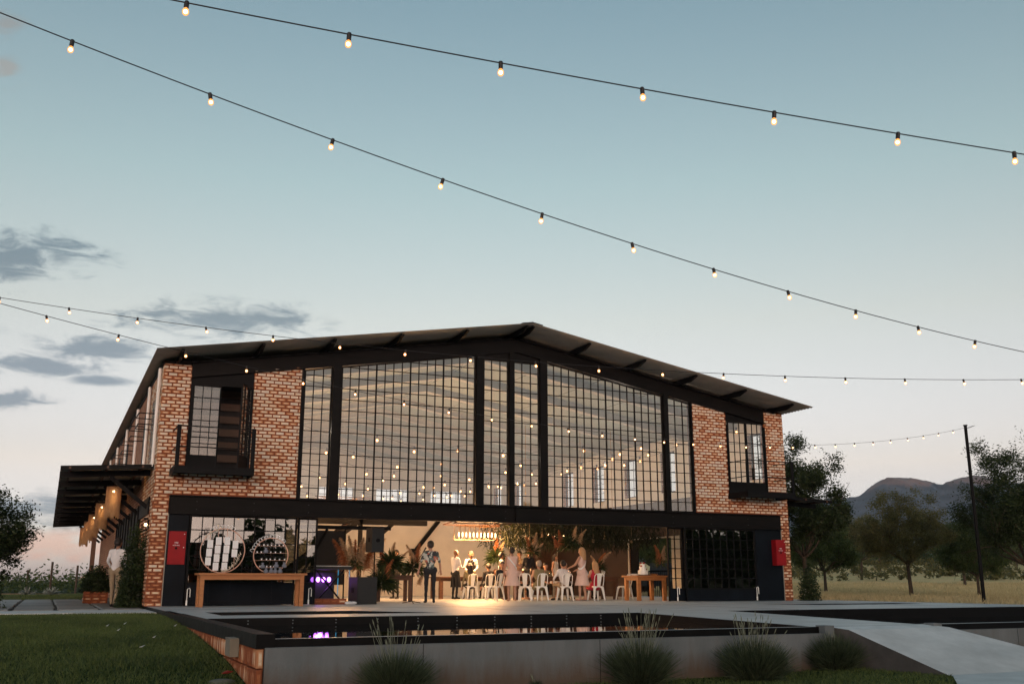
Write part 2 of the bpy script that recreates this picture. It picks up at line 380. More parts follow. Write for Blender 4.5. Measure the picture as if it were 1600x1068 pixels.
M_lampshade = pm('straw_shade', (.32, .20, .10), .8, .35, 30, .3, stretch=(5, 5, .4))

def add_dirt(m, z0, z1, c, amt, vs=1.6):
    """soil splash and run-off stains, ragged, densest at the foot of a wall"""
    N = m.node_tree.nodes; L = m.node_tree.links; b = N['Principled BSDF']; src = b.inputs['Base Color'].links[0].from_socket
    g_ = N.new('ShaderNodeNewGeometry'); sp_ = N.new('ShaderNodeSeparateXYZ'); L.new(g_.outputs['Position'], sp_.inputs[0])
    mp_ = N.new('ShaderNodeMapping'); mp_.inputs['Scale'].default_value = (vs*2, vs*2, vs*.35); L.new(g_.outputs['Position'], mp_.inputs[0])
    n_ = N.new('ShaderNodeTexNoise'); n_.inputs['Scale'].default_value = 1.5; n_.inputs['Detail'].default_value = 9; n_.inputs['Roughness'].default_value = .7; L.new(mp_.outputs[0], n_.inputs['Vector'])
    r_ = N.new('ShaderNodeMapRange'); r_.inputs[1].default_value = z1; r_.inputs[2].default_value = z0; L.new(sp_.outputs[2], r_.inputs[0])
    a_ = N.new('ShaderNodeMath'); a_.operation = 'MULTIPLY_ADD'; L.new(r_.outputs[0], a_.inputs[0]); a_.inputs[1].default_value = .75; L.new(n_.outputs['Fac'], a_.inputs[2])
    k_ = N.new('ShaderNodeMapRange'); k_.inputs[1].default_value = .52; k_.inputs[2].default_value = 1.05; k_.inputs[4].default_value = amt; L.new(a_.outputs[0], k_.inputs[0])
    x_ = N.new('ShaderNodeMix'); x_.data_type = 'RGBA'; L.new(k_.outputs[0], x_.inputs[0]); L.new(src, x_.inputs[6]); x_.inputs[7].default_value = (*c, 1); L.new(x_.outputs[2], b.inputs['Base Color'])
add_dirt(M_plaster, -.75, -.30, (.105, .068, .042), .85)
add_dirt(M_concr, -1.2, .5, (.36, .355, .34), .5, .7)
add_dirt(M_conc, -1.0, .8, (.34, .33, .31), .7, .5)
# ================================================================== GROUND
def sstep(a, b, x): t = np.clip((x-a)/(b-a), 0, 1); return t*t*(3-2*t)
def ground_z(x, y):
    x = np.asarray(x, float); y = np.asarray(y, float)
    z = np.interp(y, [-15.1, -14.4, -13.9, -13.15, -11.7, -10.7, -9.2, -6.3, -4.5], [-.70, -.58, -.52, -.42, -.32, -.26, -.19, -.11, -.10]) + .07*sstep(3.0, 5.0, x)*sstep(-14.5, -15.5, y)
    D = np.hypot(x-CAM.x, y-CAM.y)
    e = np.clip(D-42, 0, None); rise = np.where(e < 90, .00032*e*e, .00032*8100 + .0576*(e-90)*.35)
    z = z + rise*sstep(16, 40, x)*sstep(-30, 0, y)*np.where(D > 900, np.clip(1-(D-900)/600, 0, 1), 1)
    z = z + .03*np.sin(x*.7+1)*np.sin(y*.45)*sstep(3, 12, np.abs(y+4)+np.clip(np.abs(x-6.4)-11, 0, None))*.5
    return z
def m_ground():
    m = bpy.data.materials.new('ground'); m.use_nodes = True
    N = m.node_tree.nodes; L = m.node_tree.links; b = N['Principled BSDF']
    geo = N.new('ShaderNodeNewGeometry'); sp = N.new('ShaderNodeSeparateXYZ'); L.new(geo.outputs['Position'], sp.inputs[0])
    def noise(s, d=5, ro=.6):
        n = N.new('ShaderNodeTexNoise'); n.inputs['Scale'].default_value = s; n.inputs['Detail'].default_value = d; n.inputs['Roughness'].default_value = ro
        L.new(geo.outputs['Position'], n.inputs['Vector']); return n.outputs['Fac']
    def ramp(f, *st):
        r_ = N.new('ShaderNodeValToRGB'); e = r_.color_ramp.elements
        e[0].position = st[0][0]; e[0].color = (*st[0][1], 1); e[1].position = st[-1][0]; e[1].color = (*st[-1][1], 1)
        for p, c in st[1:-1]: x = e.new(p); x.color = (*c, 1)
        L.new(f, r_.inputs[0]); return r_.outputs[0]
    def mr(v, a, b_):
        n = N.new('ShaderNodeMapRange'); n.inputs[1].default_value = a; n.inputs[2].default_value = b_; L.new(v, n.inputs[0]); return n.outputs[0]
    def mix(f, a, b_):
        n = N.new('ShaderNodeMix'); n.data_type = 'RGBA'; L.new(f, n.inputs[0]); L.new(a, n.inputs[6]); L.new(b_, n.inputs[7]); return n.outputs[2]
    def mth(op, x, y):
        n = N.new('ShaderNodeMath'); n.operation = op
        for i, v in enumerate((x, y)):
            if isinstance(v, (int, float)): n.inputs[i].default_value = v
            else: L.new(v, n.inputs[i])
        return n.outputs[0]
    lawn = ramp(noise(2.5, 8), (.3, (.012, .024, .006)), (.55, (.022, .040, .010)), (.75, (.038, .052, .016)))
    field = ramp(noise(.35, 9, .7), (.28, (.66, .31, .14)), (.42, (.74, .52, .26)), (.55, (.62, .49, .23)), (.72, (.82, .62, .34)))
    dirt = ramp(noise(1.2, 8, .7), (.3, (.44, .18, .09)), (.7, (.60, .32, .18)))
    wob = mth('MULTIPLY', mth('SUBTRACT', noise(.25, 4), .5), 6.0)
    fx = mr(mth('ADD', sp.outputs[0], wob), 19.5, 22.5)
    fy = mr(sp.outputs[1], -12, -6)
    c = mix(mth('MULTIPLY', fx, fy), lawn, field)
    strip = mth('MULTIPLY', mr(mth('ADD', sp.outputs[0], mth('MULTIPLY', wob, .25)), 20.5, 21.5), mr(mth('ADD', sp.outputs[0], mth('MULTIPLY', wob, .8)), 28, 24))
    c = mix(mth('MULTIPLY', mth('MULTIPLY', strip, .85), fy), c, dirt)
    # beyond the lawn on the left: mown grass, then a dirt headland before the vines
    hl = mth('MULTIPLY', mth('MULTIPLY', mr(sp.outputs[1], 38, 40), mr(sp.outputs[1], 45, 43)), mr(sp.outputs[0], 10, 5))
    c = mix(mth('MULTIPLY', hl, .8), c, dirt)
    L.new(c, b.inputs['Base Color']); b.inputs['Roughness'].default_value = 1; b.inputs['Specular IOR Level'].default_value = .1
    bp = N.new('ShaderNodeBump'); bp.inputs['Strength'].default_value = .12; bp.inputs['Distance'].default_value = .05
    L.new(noise(9, 8, .7), bp.inputs['Height']); L.new(bp.outputs[0], b.inputs['Normal']); return m
M_ground = m_ground()
def grid_axis(lo, hi, fine0, fine1, step):
    a = list(np.arange(fine0, fine1+1e-6, step)); s_ = step; x = fine1
    while x < hi: s_ *= 1.18; x += s_; a.append(min(x, hi))
    s_ = step; x = fine0
    while x > lo: s_ *= 1.18; x -= s_; a.insert(0, max(x, lo))
    return np.array(a)
gx = grid_axis(-3000, 5000, -14, 30, .6); gy = grid_axis(-400, 5000, -24, 34, .6)
X, Y = np.meshgrid(gx, gy); Z = ground_z(X, Y)
inside = (X > -3.1) & (X < 17.9) & (Y > -14.5) & (Y < 26.8)
Z = np.where(inside, -.95, Z)
nx, ny = len(gx), len(gy); idx = np.arange(nx*ny).reshape(ny, nx)
F = np.stack([idx[:-1, :-1], idx[:-1, 1:], idx[1:, 1:], idx[1:, :-1]], -1).reshape(-1, 4)
g = link('ground', arrmesh('ground', np.stack([X, Y, Z], -1).reshape(-1, 3), F, 4, M_ground, True)); tag(g, kind='structure')

# ------------------------------------------------------------------ terrace with the pools cut out
P1 = [(-3.47, -9.35), (4.80, -9.35), (4.45, -14.78), (-3.47, -14.78)]
P2 = [(7.2, -9.0), (17.3, -9.0), (17.3, -14.78), (6.55, -14.78)]
S1 = [(-3.0, -5.7), (0.0, -5.7), (1.25, -7.8), (-3.0, -7.8)]
S2 = [(11.8, -4.3), (16.6, -4.3), (16.6, -5.4), (12.9, -5.4)]
OUT = [(-3.62, -14.9), (4.66, -14.9), (6.62, -14.9), (18.1, -14.9), (18.1, -9.0), (18.1, 27.2), (-3.62, 27.2), (-3.62, -9.35)]
TZ = lambda y: -.055*min(1, max(0, (-9.35-y)/5.4))      # the slab falls a little towards the rim
loops = [OUT, P1, P2, S1, S2]
tris = tessellate_polygon([[Vector((x, y, 0)) for x, y in l] for l in loops])
flat = [p for l in loops for p in l]
mb = MB(); mb.add([(x, y, TZ(y)) for x, y in flat], [])
for t in tris:
    a, b_, c = (Vector((*flat[i], 0)) for i in t)
    mb.f.append(tuple(t) if (b_-a).cross(c-a).z > 0 else tuple(reversed(t))); mb.m.append(0)
n = len(OUT)
mb.add([(x, y, -.9) for x, y in OUT], [])
base = len(flat)
for i in range(n): mb.f.append((i, base+i, base+(i+1) % n, (i+1) % n)); mb.m.append(1)
terrace = mb.build('terrace_floor', [M_conc, M_rim]); tag(terrace, kind='structure')
# saw-cut joints in the slab: recessed dark strips are real slots between thin slabs
def m_water():
    m = bpy.data.materials.new('pool_water'); m.use_nodes = True
    N = m.node_tree.nodes; L = m.node_tree.links; b = N['Principled BSDF']
    b.inputs['Base Color'].default_value = (.006, .007, .008, 1); b.inputs['Roughness'].default_value = .015; b.inputs['IOR'].default_value = 1.33
    geo = N.new('ShaderNodeNewGeometry'); nz = N.new('ShaderNodeTexNoise'); nz.inputs['Scale'].default_value = 5; nz.inputs['Detail'].default_value = 2
    L.new(geo.outputs['Position'], nz.inputs['Vector'])
    bp = N.new('ShaderNodeBump'); bp.inputs['Strength'].default_value = .03; bp.inputs['Distance'].default_value = .02
    L.new(nz.outputs['Fac'], bp.inputs['Height']); L.new(bp.outputs[0], b.inputs['Normal']); return m
M_water = m_water()
for k, (P, zt) in enumerate(((P1, -.13), (P2, -.22), (S1, -.06), (S2, -.06))):
    mb = MB(); n = len(P)
    ins = [(x, y) for x, y in P]
    mb.add([(x, y, TZ(y)-.002) for x, y in P]+[(x, y, -.6) for x, y in P], [])
    ccw = sum(P[i][0]*P[(i+1)%n][1]-P[(i+1)%n][0]*P[i][1] for i in range(n)) > 0
    for i in range(n):
        j = (i+1) % n; q = (j, i, n+i, n+j) if ccw else (i, j, n+j, n+i); mb.f.append(q); mb.m.append(0)
    lin = mb.build('pool_lining', M_rim); tag(lin, kind='structure'); wall_o = lin if k == 0 else wall_o
    mb = MB(); mb.add([(x, y, zt) for x, y in P], [tuple(range(n)) if ccw else tuple(reversed(range(n)))])
    tag(mb.build('pool_water', M_water), kind='structure')
# bolts on the black channel at the far side of the long pools
mb = MB()
for x in np.arange(-2.8, 4.7, .75):
    for z in (-.045, -.095): mb.box(x-.009, x+.009, -9.375, -9.352, z-.009, z+.009)
o = mb.build('pool_bolts', M_plaster, wall_o); tag(o, kind='stuff')

# ------------------------------------------------------------------ retaining walls of the pools
def retaining(x0, x1, label):
    t = thing('retaining_wall', label, 'wall', ((x0+x1)/2, -14.95, -.7))
    mb = MB(); mb.box(x0, x1, -15.0, -14.904, -.95, -.145); mb.build('plaster_face', M_plaster, t)
    mb = MB(); mb.box(x0, x1, -14.93, -14.902, -.1445, -.054); mb.build('rim_channel', M_rim, t)
    for xj in np.arange(x0+1.9, x1-.5, 2.45): mb = MB(); mb.box(xj-.004, xj+.004, -15.0015, -14.99, -.9, -.146); mb.build('form_joint', M_rim, t)
    return t
retaining(-3.60, 4.655, 'long grey plastered retaining wall below the pool rim, behind the lavender bushes')
retaining(6.62, 18.1, 'grey plastered retaining wall right of the concrete ramp')
# ramp
mb = MB()
top = [(4.66, -14.902, -.057), (4.75, -15.25, -.09), (5.03, -16.84, -.64), (8.1, -16.9, -.64), (6.80, -15.2, -.09), (6.62, -14.902, -.057)]
n = len(top); mb.add(top + [(x, y, -1.1) for x, y, z in top], [])
mb.f += [(0, 1, 4, 5), (1, 2, 3, 4)] + [((i+1) % n, i, n+i, n+(i+1) % n) for i in range(n)]; mb.m += [0, 0] + [1]*n
o = mb.build('concrete_ramp', [M_concr, pm('ramp_side_shaded', (.072, .068, .066), .9, .3, 3, .4)]); tag(o, kind='structure')  # side colour is darker: the shade on the ramp's flank is put into it
mb = MB(); mb.add([(5.03, -16.80, -.602), (13, -16.8, -.602), (13, -23.5, -.602), (2.3, -19.5, -.602)], [(0, 3, 2, 1)])
tag(mb.build('paved_path', M_concr), kind='structure')
for x0 in (4.48, 6.63):
    mb = MB(); mb.box(x0, x0+.17, -15.06, -14.86, -.20, -.035)
    tag(mb.build('concrete_kerb_block', M_plaster), 'small concrete end block beside the top of the ramp, %s' % ('left side by the long pool' if x0 < 5 else 'right side by the second pool'), 'kerb block')
# saw-cut joints of the terrace
for k, (x0_, y0_, x1_, y1_) in enumerate(((3.3, -9.3, 3.3, .0), (9.2, -8.9, 9.2, 0), (-3.6, -3.4, 18, -3.4), (14.6, -8.9, 14.6, -.2))):
    mb = MB(); mb.bar((x0_, y0_, .0012), (x1_, y1_, .0012), .014, .002); tag(mb.build('floor_joint', M_rim), kind='structure')

# garden wall of soldier bricks on the left of the long pool, black sleeper on top
gw = thing('garden_wall', 'low brick garden wall topped by a black beam beside the lawn', 'wall', (-3.6, -10, -.5))
mb = MB(); mb.box(-3.645, -3.50, -14.93, -5.2, -1.0, -.15); mb.build('core', M_mortar, gw)
mb = MB(); mb.box(-3.70, -3.485, -14.96, -10.3, -.155, .004); mb.box(-3.69, -3.49, -10.28, -6.4, -.155, .002); mb.box(-3.68, -3.52, -6.38, -4.4, -.14, .0)
o = mb.build('coping_beam', M_rim, gw)
def brick_mesh(name, w_, d, h, seed, mat, ch=.008):
    r_ = random.Random(seed); b = ch
    j = lambda: r_.uniform(-.004, .004)
    vs = [(-w_/2, d, -h/2), (w_/2, d, -h/2), (w_/2, d, h/2), (-w_/2, d, h/2),
          (-w_/2+j()*.5, b, -h/2), (w_/2+j()*.5, b, -h/2), (w_/2+j()*.5, b, h/2), (-w_/2+j()*.5, b, h/2),
          (-w_/2+b+j(), j(), -h/2+b+j()), (w_/2-b+j(), j(), -h/2+b+j()), (w_/2-b+j(), j(), h/2-b+j()), (-w_/2+b+j(), j(), h/2-b+j()), (j()*3, -.001, j()*2)]
    fs = [(8, 9, 12), (9, 10, 12), (10, 11, 12), (11, 8, 12)] + [(4+i, 4+(i+1) % 4, 8+(i+1) % 4, 8+i) for i in range(4)] + [(i, (i+1) % 4, 4+(i+1) % 4, 4+i) for i in range(4)]
    mb = MB(); mb.add(vs, fs); me = mb.mesh(name, mat); at = me.attributes.new('edge', 'FLOAT', 'POINT'); at.data.foreach_set('value', [1.0]*12+[0.0]); return me
SOLD = [brick_mesh('brick', .072, .05, .205, 40+i, M_brick) for i in range(4)]
rb = random.Random(3)
for c in range(3):
    zc = -.265 - c*.222
    y = -14.86
    while y < -5.6:
        if float(ground_z(-3.8, y)) < zc+.1:
            o = link('brick', rb.choice(SOLD), gw); o.location = Vector((-3.69, y, zc)) - wloc(gw); o.rotation_euler = (0, 0, rad(-90))
        y += .086
for c in range(3):
    o = link('brick', rb.choice(SOLD), gw); o.location = Vector((-3.652, -14.99, -.265-c*.222)) - wloc(gw)
# junction box on that wall
jb = thing('junction_box', 'beige electrical box fixed to the low brick garden wall', 'junction box', (-3.78, -13.65, -.31))
mb = MB(); mb.box(-3.80, -3.70, -13.86, -13.50, -.31, -.10); mb.build('box', pm('beige_box', (.20, .18, .14), .6, .1, 6, .05), jb)
mb = MB(); mb.box(-3.81, -3.80, -13.85, -13.51, -.30, -.11); mb.box(-3.815, -3.705, -13.87, -13.49, -.105, -.09); mb.build('lid', MATS['beige_box'], jb)
# half-buried stone and red petal by the wall foot
mb = MB(); mb.ball((-3.95, -14.3, -.57), .15, 9, 6, 0, 1.2, .8, .35); tag(mb.build('stone', pm('field_stone', (.10, .11, .09), .9, .3, 6, .5), smooth=True), 'flat grey stone lying in the grass at the garden wall foot', 'stone')
mb = MB(); mb.tube([(-3.90, -13.95, -.49), (-3.83, -13.92, -.478), (-3.76, -13.9, -.475)], [.008, .02, .006], 6)
tag(mb.build('red_petal', pm('red_petal', (.22, .025, .016), .7)), 'curled red petal beside the grey stone at the wall', 'petal')

# paved strip and the slab path on the left
mb = MB(); mb.add([(-3.66, -.15, -.06), (-3.66, -3.0, -.06), (-5.3, -3.1, -.055), (-9.5, -3.1, -.05), (-9.5, -.9, -.05), (-5.3, -.7, -.055)], [(0, 5, 4, 3, 2, 1)])
mb.add([(-3.66, -3.0, -.06), (-5.3, -3.1, -.055), (-9.5, -3.1, -.05), (-9.5, -3.1, -.3), (-5.3, -3.1, -.3), (-3.66, -3.0, -.3)], [(0, 1, 4, 5), (1, 2, 3, 4)])
tag(mb.build('concrete_strip', M_concr), kind='structure')
slabs = bpy.data.objects.new('slab_path', None); col.objects.link(slabs); slabs.location = (-5.6, 6, -.1); tag(slabs, kind='structure')
mb = MB(); mb.box(-8.6, -3.70, -.65, 16.5, -.14, -.075); mb.build('path_bed', pm('wet_soil', (.025, .018, .012), .9), slabs)
M_slab = pm('stone_slab', (.20, .20, .195), .55, .25, 2, .25, objrand=.25, det=9)
SL = []
for k in range(4):
    r_ = random.Random(60+k); j = lambda: r_.uniform(-.03, .03)
    mb = MB(); a = [(-.44+j(), -.46+j()), (.44+j(), -.46+j()), (.44+j(), .46+j()), (-.44+j(), .46+j())]
    mb.add([(x, y, 0) for x, y in a]+[(x*.97, y*.97, .045) for x, y in a], [(4, 5, 6, 7), (0, 1, 5, 4), (1, 2, 6, 5), (2, 3, 7, 6), (3, 0, 4, 7)])
    SL.append(mb.mesh('stone_slab', M_slab))
for i in range(5):
    for j in range(16):
        o = link('stone_slab', rb.choice(SL), slabs); o.location = Vector((-8.1+i*.98, -.12+j*1.0+rb.uniform(-.03, .03), -.085)) - wloc(slabs)
        o.rotation_euler = (0, 0, rb.choice((0, math.pi)) + rb.uniform(-.02, .02))

# ================================================================== THE HALL
XC = 6.42
def zr(x): return 8.02 - .1705*abs(x-XC)        # roof sheet
def zg(x): return 7.41 - .172*abs(x-6.3)        # underside of the gable beam
HX0, HX1, HY1 = -3.66, 16.50, 27.0
hall = thing('brick_hall', 'large limewashed brick event hall with gabled roof and gridded glass front', 'building', (XC, 0, 0))

# --- masonry
def wallbox(name, x0, x1, z0, z1a, z1b=None, mat=M_mortar, y0=.014, y1=.25):
    mb = MB(); z1b = z1a if z1b is None else z1b
    mb.prism([(x0, z0), (x1, z0), (x1, z1b), (x0, z1a)], y0, y1); return mb.build(name, mat, hall)
REG = []   # brick regions on the facade: x0,x1,z0, top function
def region(x0, x1, z0, top):
    REG.append((x0, x1, z0, top)); wallbox('wall_panel', x0+.006, x1-.006, z0, top(x0)-.002, top(x1)-.002)
tl = lambda x: zg(x)+.06
region(HX0, -3.28, 0, lambda x: 2.75)
region(HX0, -2.96, 2.75, lambda x: 6.15)
region(-2.96, -1.33, 2.75, lambda x: 3.36)
region(-1.33, -.05, 2.75, tl)
region(12.76, 14.13, 2.75, tl)
region(14.13, 15.72, 2.75, lambda x: 3.36)
region(15.72, HX1, 2.75, lambda x: 6.2)
region(16.15, HX1, 0, lambda x: 2.75)
BW, BH, CW, CH = .198, .0635, .229, .0925
bricks = []
for (x0, x1, z0, top) in REG:
    k = int(math.floor(z0/CH))
    while True:
        zc = k*CH + CH/2
        if zc - BH/2 > max(top(x0), top(x1)): break
        off = (k % 2)*CW/2 + HX0
        i = int(math.floor((x0-off)/CW)) - 1
        while True:
            a = off + i*CW + .015; b_ = a + BW; i += 1
            if a > x1: break
            a2, b2 = max(a, x0), min(b_, x1)
            if b2 - a2 < .035: continue
            t0 = min(top(a2), top(b2))
            lo, hi = max(zc-BH/2, z0), min(zc+BH/2, t0)
            if hi - lo < .02: continue
            bricks.append((a2, b2, lo, hi))
        k += 1
        if k*CH > 8: break
full = [b for b in bricks if abs(b[1]-b[0]-BW) < .002 and abs(b[3]-b[2]-BH) < .002]
rest = [b for b in bricks if b not in set(full)]
full.sort(key=lambda b: (b[0] > 3, b[0]))
single = [b for b in full if b[0] < 3][:300]; rest += [b for b in full if b not in set(single)]
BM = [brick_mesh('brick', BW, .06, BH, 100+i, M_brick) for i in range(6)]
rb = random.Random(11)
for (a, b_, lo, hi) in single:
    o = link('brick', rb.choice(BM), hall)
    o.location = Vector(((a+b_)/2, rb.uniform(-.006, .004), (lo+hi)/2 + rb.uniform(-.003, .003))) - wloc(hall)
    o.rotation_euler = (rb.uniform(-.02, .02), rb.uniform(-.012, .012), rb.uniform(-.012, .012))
def joined_bricks(name, items, parent):
    """items: list of (matrix, w, h)"""
    vs = []; fs = []; tn = []
    for M, w_, h in items:
        j = lambda: rb.uniform(-.004, .004); c = .008; b = len(vs)
        L_ = [(-w_/2, .06, -h/2), (w_/2, .06, -h/2), (w_/2, .06, h/2), (-w_/2, .06, h/2), (-w_/2, c, -h/2), (w_/2, c, -h/2), (w_/2, c, h/2), (-w_/2, c, h/2),
              (-w_/2+c+j(), j(), -h/2+c+j()), (w_/2-c+j(), j(), -h/2+c+j()), (w_/2-c+j(), j(), h/2-c+j()), (-w_/2+c+j(), j(), h/2-c+j()), (j()*3, -.001, j()*2)]
        vs += [tuple(M @ Vector(p)) for p in L_]
        q = [(8, 9, 12), (9, 10, 12), (10, 11, 12), (11, 8, 12)] + [(4+i, 4+(i+1) % 4, 8+(i+1) % 4, 8+i) for i in range(4)] + [(i, (i+1) % 4, 4+(i+1) % 4, 4+i) for i in range(4)]
        fs += [tuple(b+i for i in f) for f in q]; tn += [rb.random()]*13
    me = bpy.data.meshes.new(name); me.from_pydata(vs, [], fs); me.materials.append(M_brickj)
    at = me.attributes.new('tone', 'FLOAT', 'POINT'); at.data.foreach_set('value', tn)
    a2 = me.attributes.new('edge', 'FLOAT', 'POINT'); a2.data.foreach_set('value', ([1.0]*12+[0.0])*len(items))
    o = link(name, me, parent); tag(o, kind='stuff'); return o
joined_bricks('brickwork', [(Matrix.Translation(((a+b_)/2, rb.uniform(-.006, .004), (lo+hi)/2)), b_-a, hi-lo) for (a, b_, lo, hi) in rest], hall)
# left flank: bricks near the corner are built, the wall beyond is too oblique to tell them apart
items = []
k = 0
while k*CH < 6.1:
    zc = k*CH+CH/2; off = (k % 2)*CW/2
    for i in range(14):
        y = off + i*CW + BW/2 + .004
        items.append((Matrix.Translation((HX0-.012, y, zc)) @ Matrix.Rotation(rad(-90), 4, 'Z'), BW, BH))
    k += 1
joined_bricks('flank_brickwork', items, hall)
# door gap in the left flank, ground floor y .75..2.3
mb = MB(); mb.box(HX0, HX0+.25, .252, HY1, 3.0, 6.25); mb.box(HX0, HX0+.25, 3.6, HY1, 0, 3.0); mb.box(HX0, HX0+.25, .252, .75, 0, 3.0); mb.box(HX0, HX0+.25, .75, 3.6, 2.3, 3.0)
mb.build('flank_wall', M_brickfar, hall)
# right flank with window openings
WY = [1.1, 3.9, 6.75, 9.6, 12.4, 15.3, 18.1, 20.9, 23.7]; WW, WZ0, WZ1 = 1.05, 4.05, 5.65
mb = MB(); mi = MB()
def flank(z0, z1, y0, y1):
    mb.box(HX1-.25, HX1, y0, y1, z0, z1); mi.box(HX1-.275, HX1-.252, y0, y1, z0, z1)
flank(WZ1, 6.25, .252, HY1)
ys = [.252] + [v for y in WY for v in (y-WW/2, y+WW/2)] + [HY1]
for i in range(0, len(ys), 2): flank(WZ0, WZ1, ys[i], ys[i+1])
flank(2.3, WZ0, .252, HY1); flank(0, 2.3, .252, 6.7); flank(0, 2.3, 9.9, HY1)
mb.build('flank_wall', M_brickfar, hall); mi.build('plaster_lining', M_cream, hall)
for y in WY:
    mb = MB(); x = HX1-.12
    for yy in (-WW/2+.025, WW/2-.025): mb.box(x-.015, x+.015, y+yy-.02, y+yy+.02, WZ0, WZ1)
    for zz in (WZ0+.025, WZ1-.025): mb.box(x-.029, x+.029, y-WW/2+.05, y+WW/2-.05, zz-.025, zz+.025)
    for j in (1,): mb.box(x-.009, x+.009, y-.009, y+.009, WZ0+.05, WZ1-.05)
    for j in (1, 2, 3): mb.box(x-.008, x+.008, y-WW/2+.05, y+WW/2-.05, WZ0+j*(WZ1-WZ0)/4-.009, WZ0+j*(WZ1-WZ0)/4+.009)
    fr = mb.build('window', M_steel, hall)
    mb = MB(); mb.box(x-.003, x+.003, y-WW/2+.02, y+WW/2-.02, WZ0+.02, WZ1-.02); mb.build('pane', M_cglass, fr)
# back wall with windows
mb = MB()
BX = [-1.6, 1.6, 4.8, 8.0, 11.2, 14.4]; ww = 1.9
mb.box(HX0+.25, HX1-.25, HY1-.25, HY1, 0, 4.1); mb.box(HX0+.25, HX1-.25, HY1-.25, HY1, 5.62, 6.3)
xs = [HX0+.25] + [v for x in BX for v in (x-ww/2, x+ww/2)] + [HX1-.25]
for i in range(0, len(xs), 2): mb.box(xs[i], xs[i+1], HY1-.25, HY1, 4.1, 5.62)
mb.prism([(HX0+.25, 6.302), (HX1-.25, 6.302), (XC, 7.8)], HY1-.25, HY1)
mb.build('back_wall', M_cream, hall)
for x0 in BX:
    mb = MB(); y = HY1-.12
    for j in range(7): mb.box(x0-ww/2+j*ww/6-.015, x0-ww/2+j*ww/6+.015, y-.02, y+.02, 4.1, 5.62)
    for j in range(5): mb.box(x0-ww/2+.02, x0+ww/2-.02, y-.018, y+.018, 4.1+j*.38-.014, 4.1+j*.38+.014)
    mb.build('window', M_steel, hall)
# left interior lining
mb = MB(); mb.box(HX0+.252, HX0+.275, .3, HY1-.26, 0, 6.2); mb.build('plaster_lining', M_cream, hall)
# ground-floor cross wall and upper floor behind it
mb = MB(); mb.box(HX0+.28, 14.9, 16.6, 16.8, 0, 3.55); mb.build('cross_wall', M_cream, hall)
mb = MB(); mb.box(14.8, 16.2, 16.5, 16.75, 0, 3.55); mb.build('dark_opening_sheet', M_dwood, hall)  # dark sheet put in for the unlit opening beside the cream wall
mb = MB(); mb.box(HX0+.28, 16.2, 16.62, HY1-.26, 3.55, 3.75); mb.build('upper_floor', M_dado, hall)
mb = MB(); mb.box(16.19, 16.222, .4, 16.5, 2.35, 3.75); mb.box(16.185, 16.222, 10.0, 16.4, 0, 2.3); mb.build('wall_boards', M_dado, hall)
# black sheets added behind the shut door leaves to keep their glass dark
for a, b_ in ((-3.35, -.1), (12.7, 16.15)): mb = MB(); mb.box(a, b_, .75, .85, 0, 2.7); mb.build('dark_backing', M_black, hall)

# --- roof
def slope_sheet(xa, xb, y0, y1, zf, per, amp, mat, name, thick=.0):
    ys_ = np.arange(y0, y1+1e-6, per/4); vs = []; n = len(ys_)
    for x in (xa, xb):
        for i, y in enumerate(ys_): vs.append((x, y, zf(x)+amp*math.sin(i*math.pi/2+.7)))
    fs = [(i, i+1, n+i+1, n+i) for i in range(n-1)]
    return arrmesh(name, vs, fs, 4, mat)
EX0, EX1, RY0, RY1 = -3.98, 16.80, -1.25, 28.2
for a, b_ in ((EX0, XC), (XC, EX1)): link('roof_sheet', slope_sheet(a, b_, RY0, RY1, zr, .16, .018, M_roof, 'roof_sheet'), hall)
mb = MB()
for s in (-1, 1): mb.bar((XC+s*.16, RY0-.02, zr(XC+.16)+.03), (XC+s*.16, RY1, zr(XC+.16)+.03), .36, .012, up=(s*.17, 0, 1))
mb.build('ridge_cap', M_steelb, hall)
PX = [XC-9.75, XC-7.75, XC-5.85, XC-3.95, XC-2.0, XC-.1, XC+.1, XC+2.0, XC+3.95, XC+5.85, XC+7.75, XC+9.65]
for x in PX:
    mb = MB(); z = zr(x)-.03
    mb.add([(x+dx, y, zz) for dx in (-.035, .035) for y, zz in ((-1.12, z-.05), (-1.12, z), (27, z), (27, z-.15), (-.75, z-.16))],
           [(0, 1, 2, 3, 4), (9, 8, 7, 6, 5), (0, 5, 6, 1), (1, 6, 7, 2), (2, 7, 8, 3), (3, 8, 9, 4), (4, 9, 5, 0)])
    mb.build('purlin', M_steel, hall)
# gable beam
def sloped(x0, x1, top, bot, y0, y1, mb):
    xs_ = [x0] + ([XC] if x0 < XC < x1 else []) + [x1]
    mb.prism([(x, bot(x)) for x in xs_] + [(x, top(x)) for x in reversed(xs_)], y0, y1); return mb
mb = MB(); sloped(-2.95, 15.71, lambda x: zr(x)-.20, lambda x: zg(x)+.012, .0, .12, mb)
sloped(-2.96, 15.72, lambda x: zg(x)+.03, lambda x: zg(x), -.09, .2, mb); sloped(-3.3, 16.1, lambda x: zr(x)-.185, lambda x: zr(x)-.215, -.09, .2, mb)
mb.build('gable_beam', M_steelb, hall)
mb = MB(); sloped(HX0-.02, -2.97, lambda x: zr(x)-.12, lambda x: 6.16, .01, .2, mb); mb.build('wall_plate', M_steel, hall)
mb = MB(); sloped(15.73, HX1+.02, lambda x: zr(x)-.12, lambda x: 6.21, .01, .2, mb); mb.build('wall_plate', M_steel, hall)
for a, b_ in ((HX0-.03, HX0+.1), (HX1-.1, HX1+.03)): mb = MB(); mb.box(a, b_, .3, HY1, 6.1, 6.24); mb.build('eaves_beam', M_steel, hall)
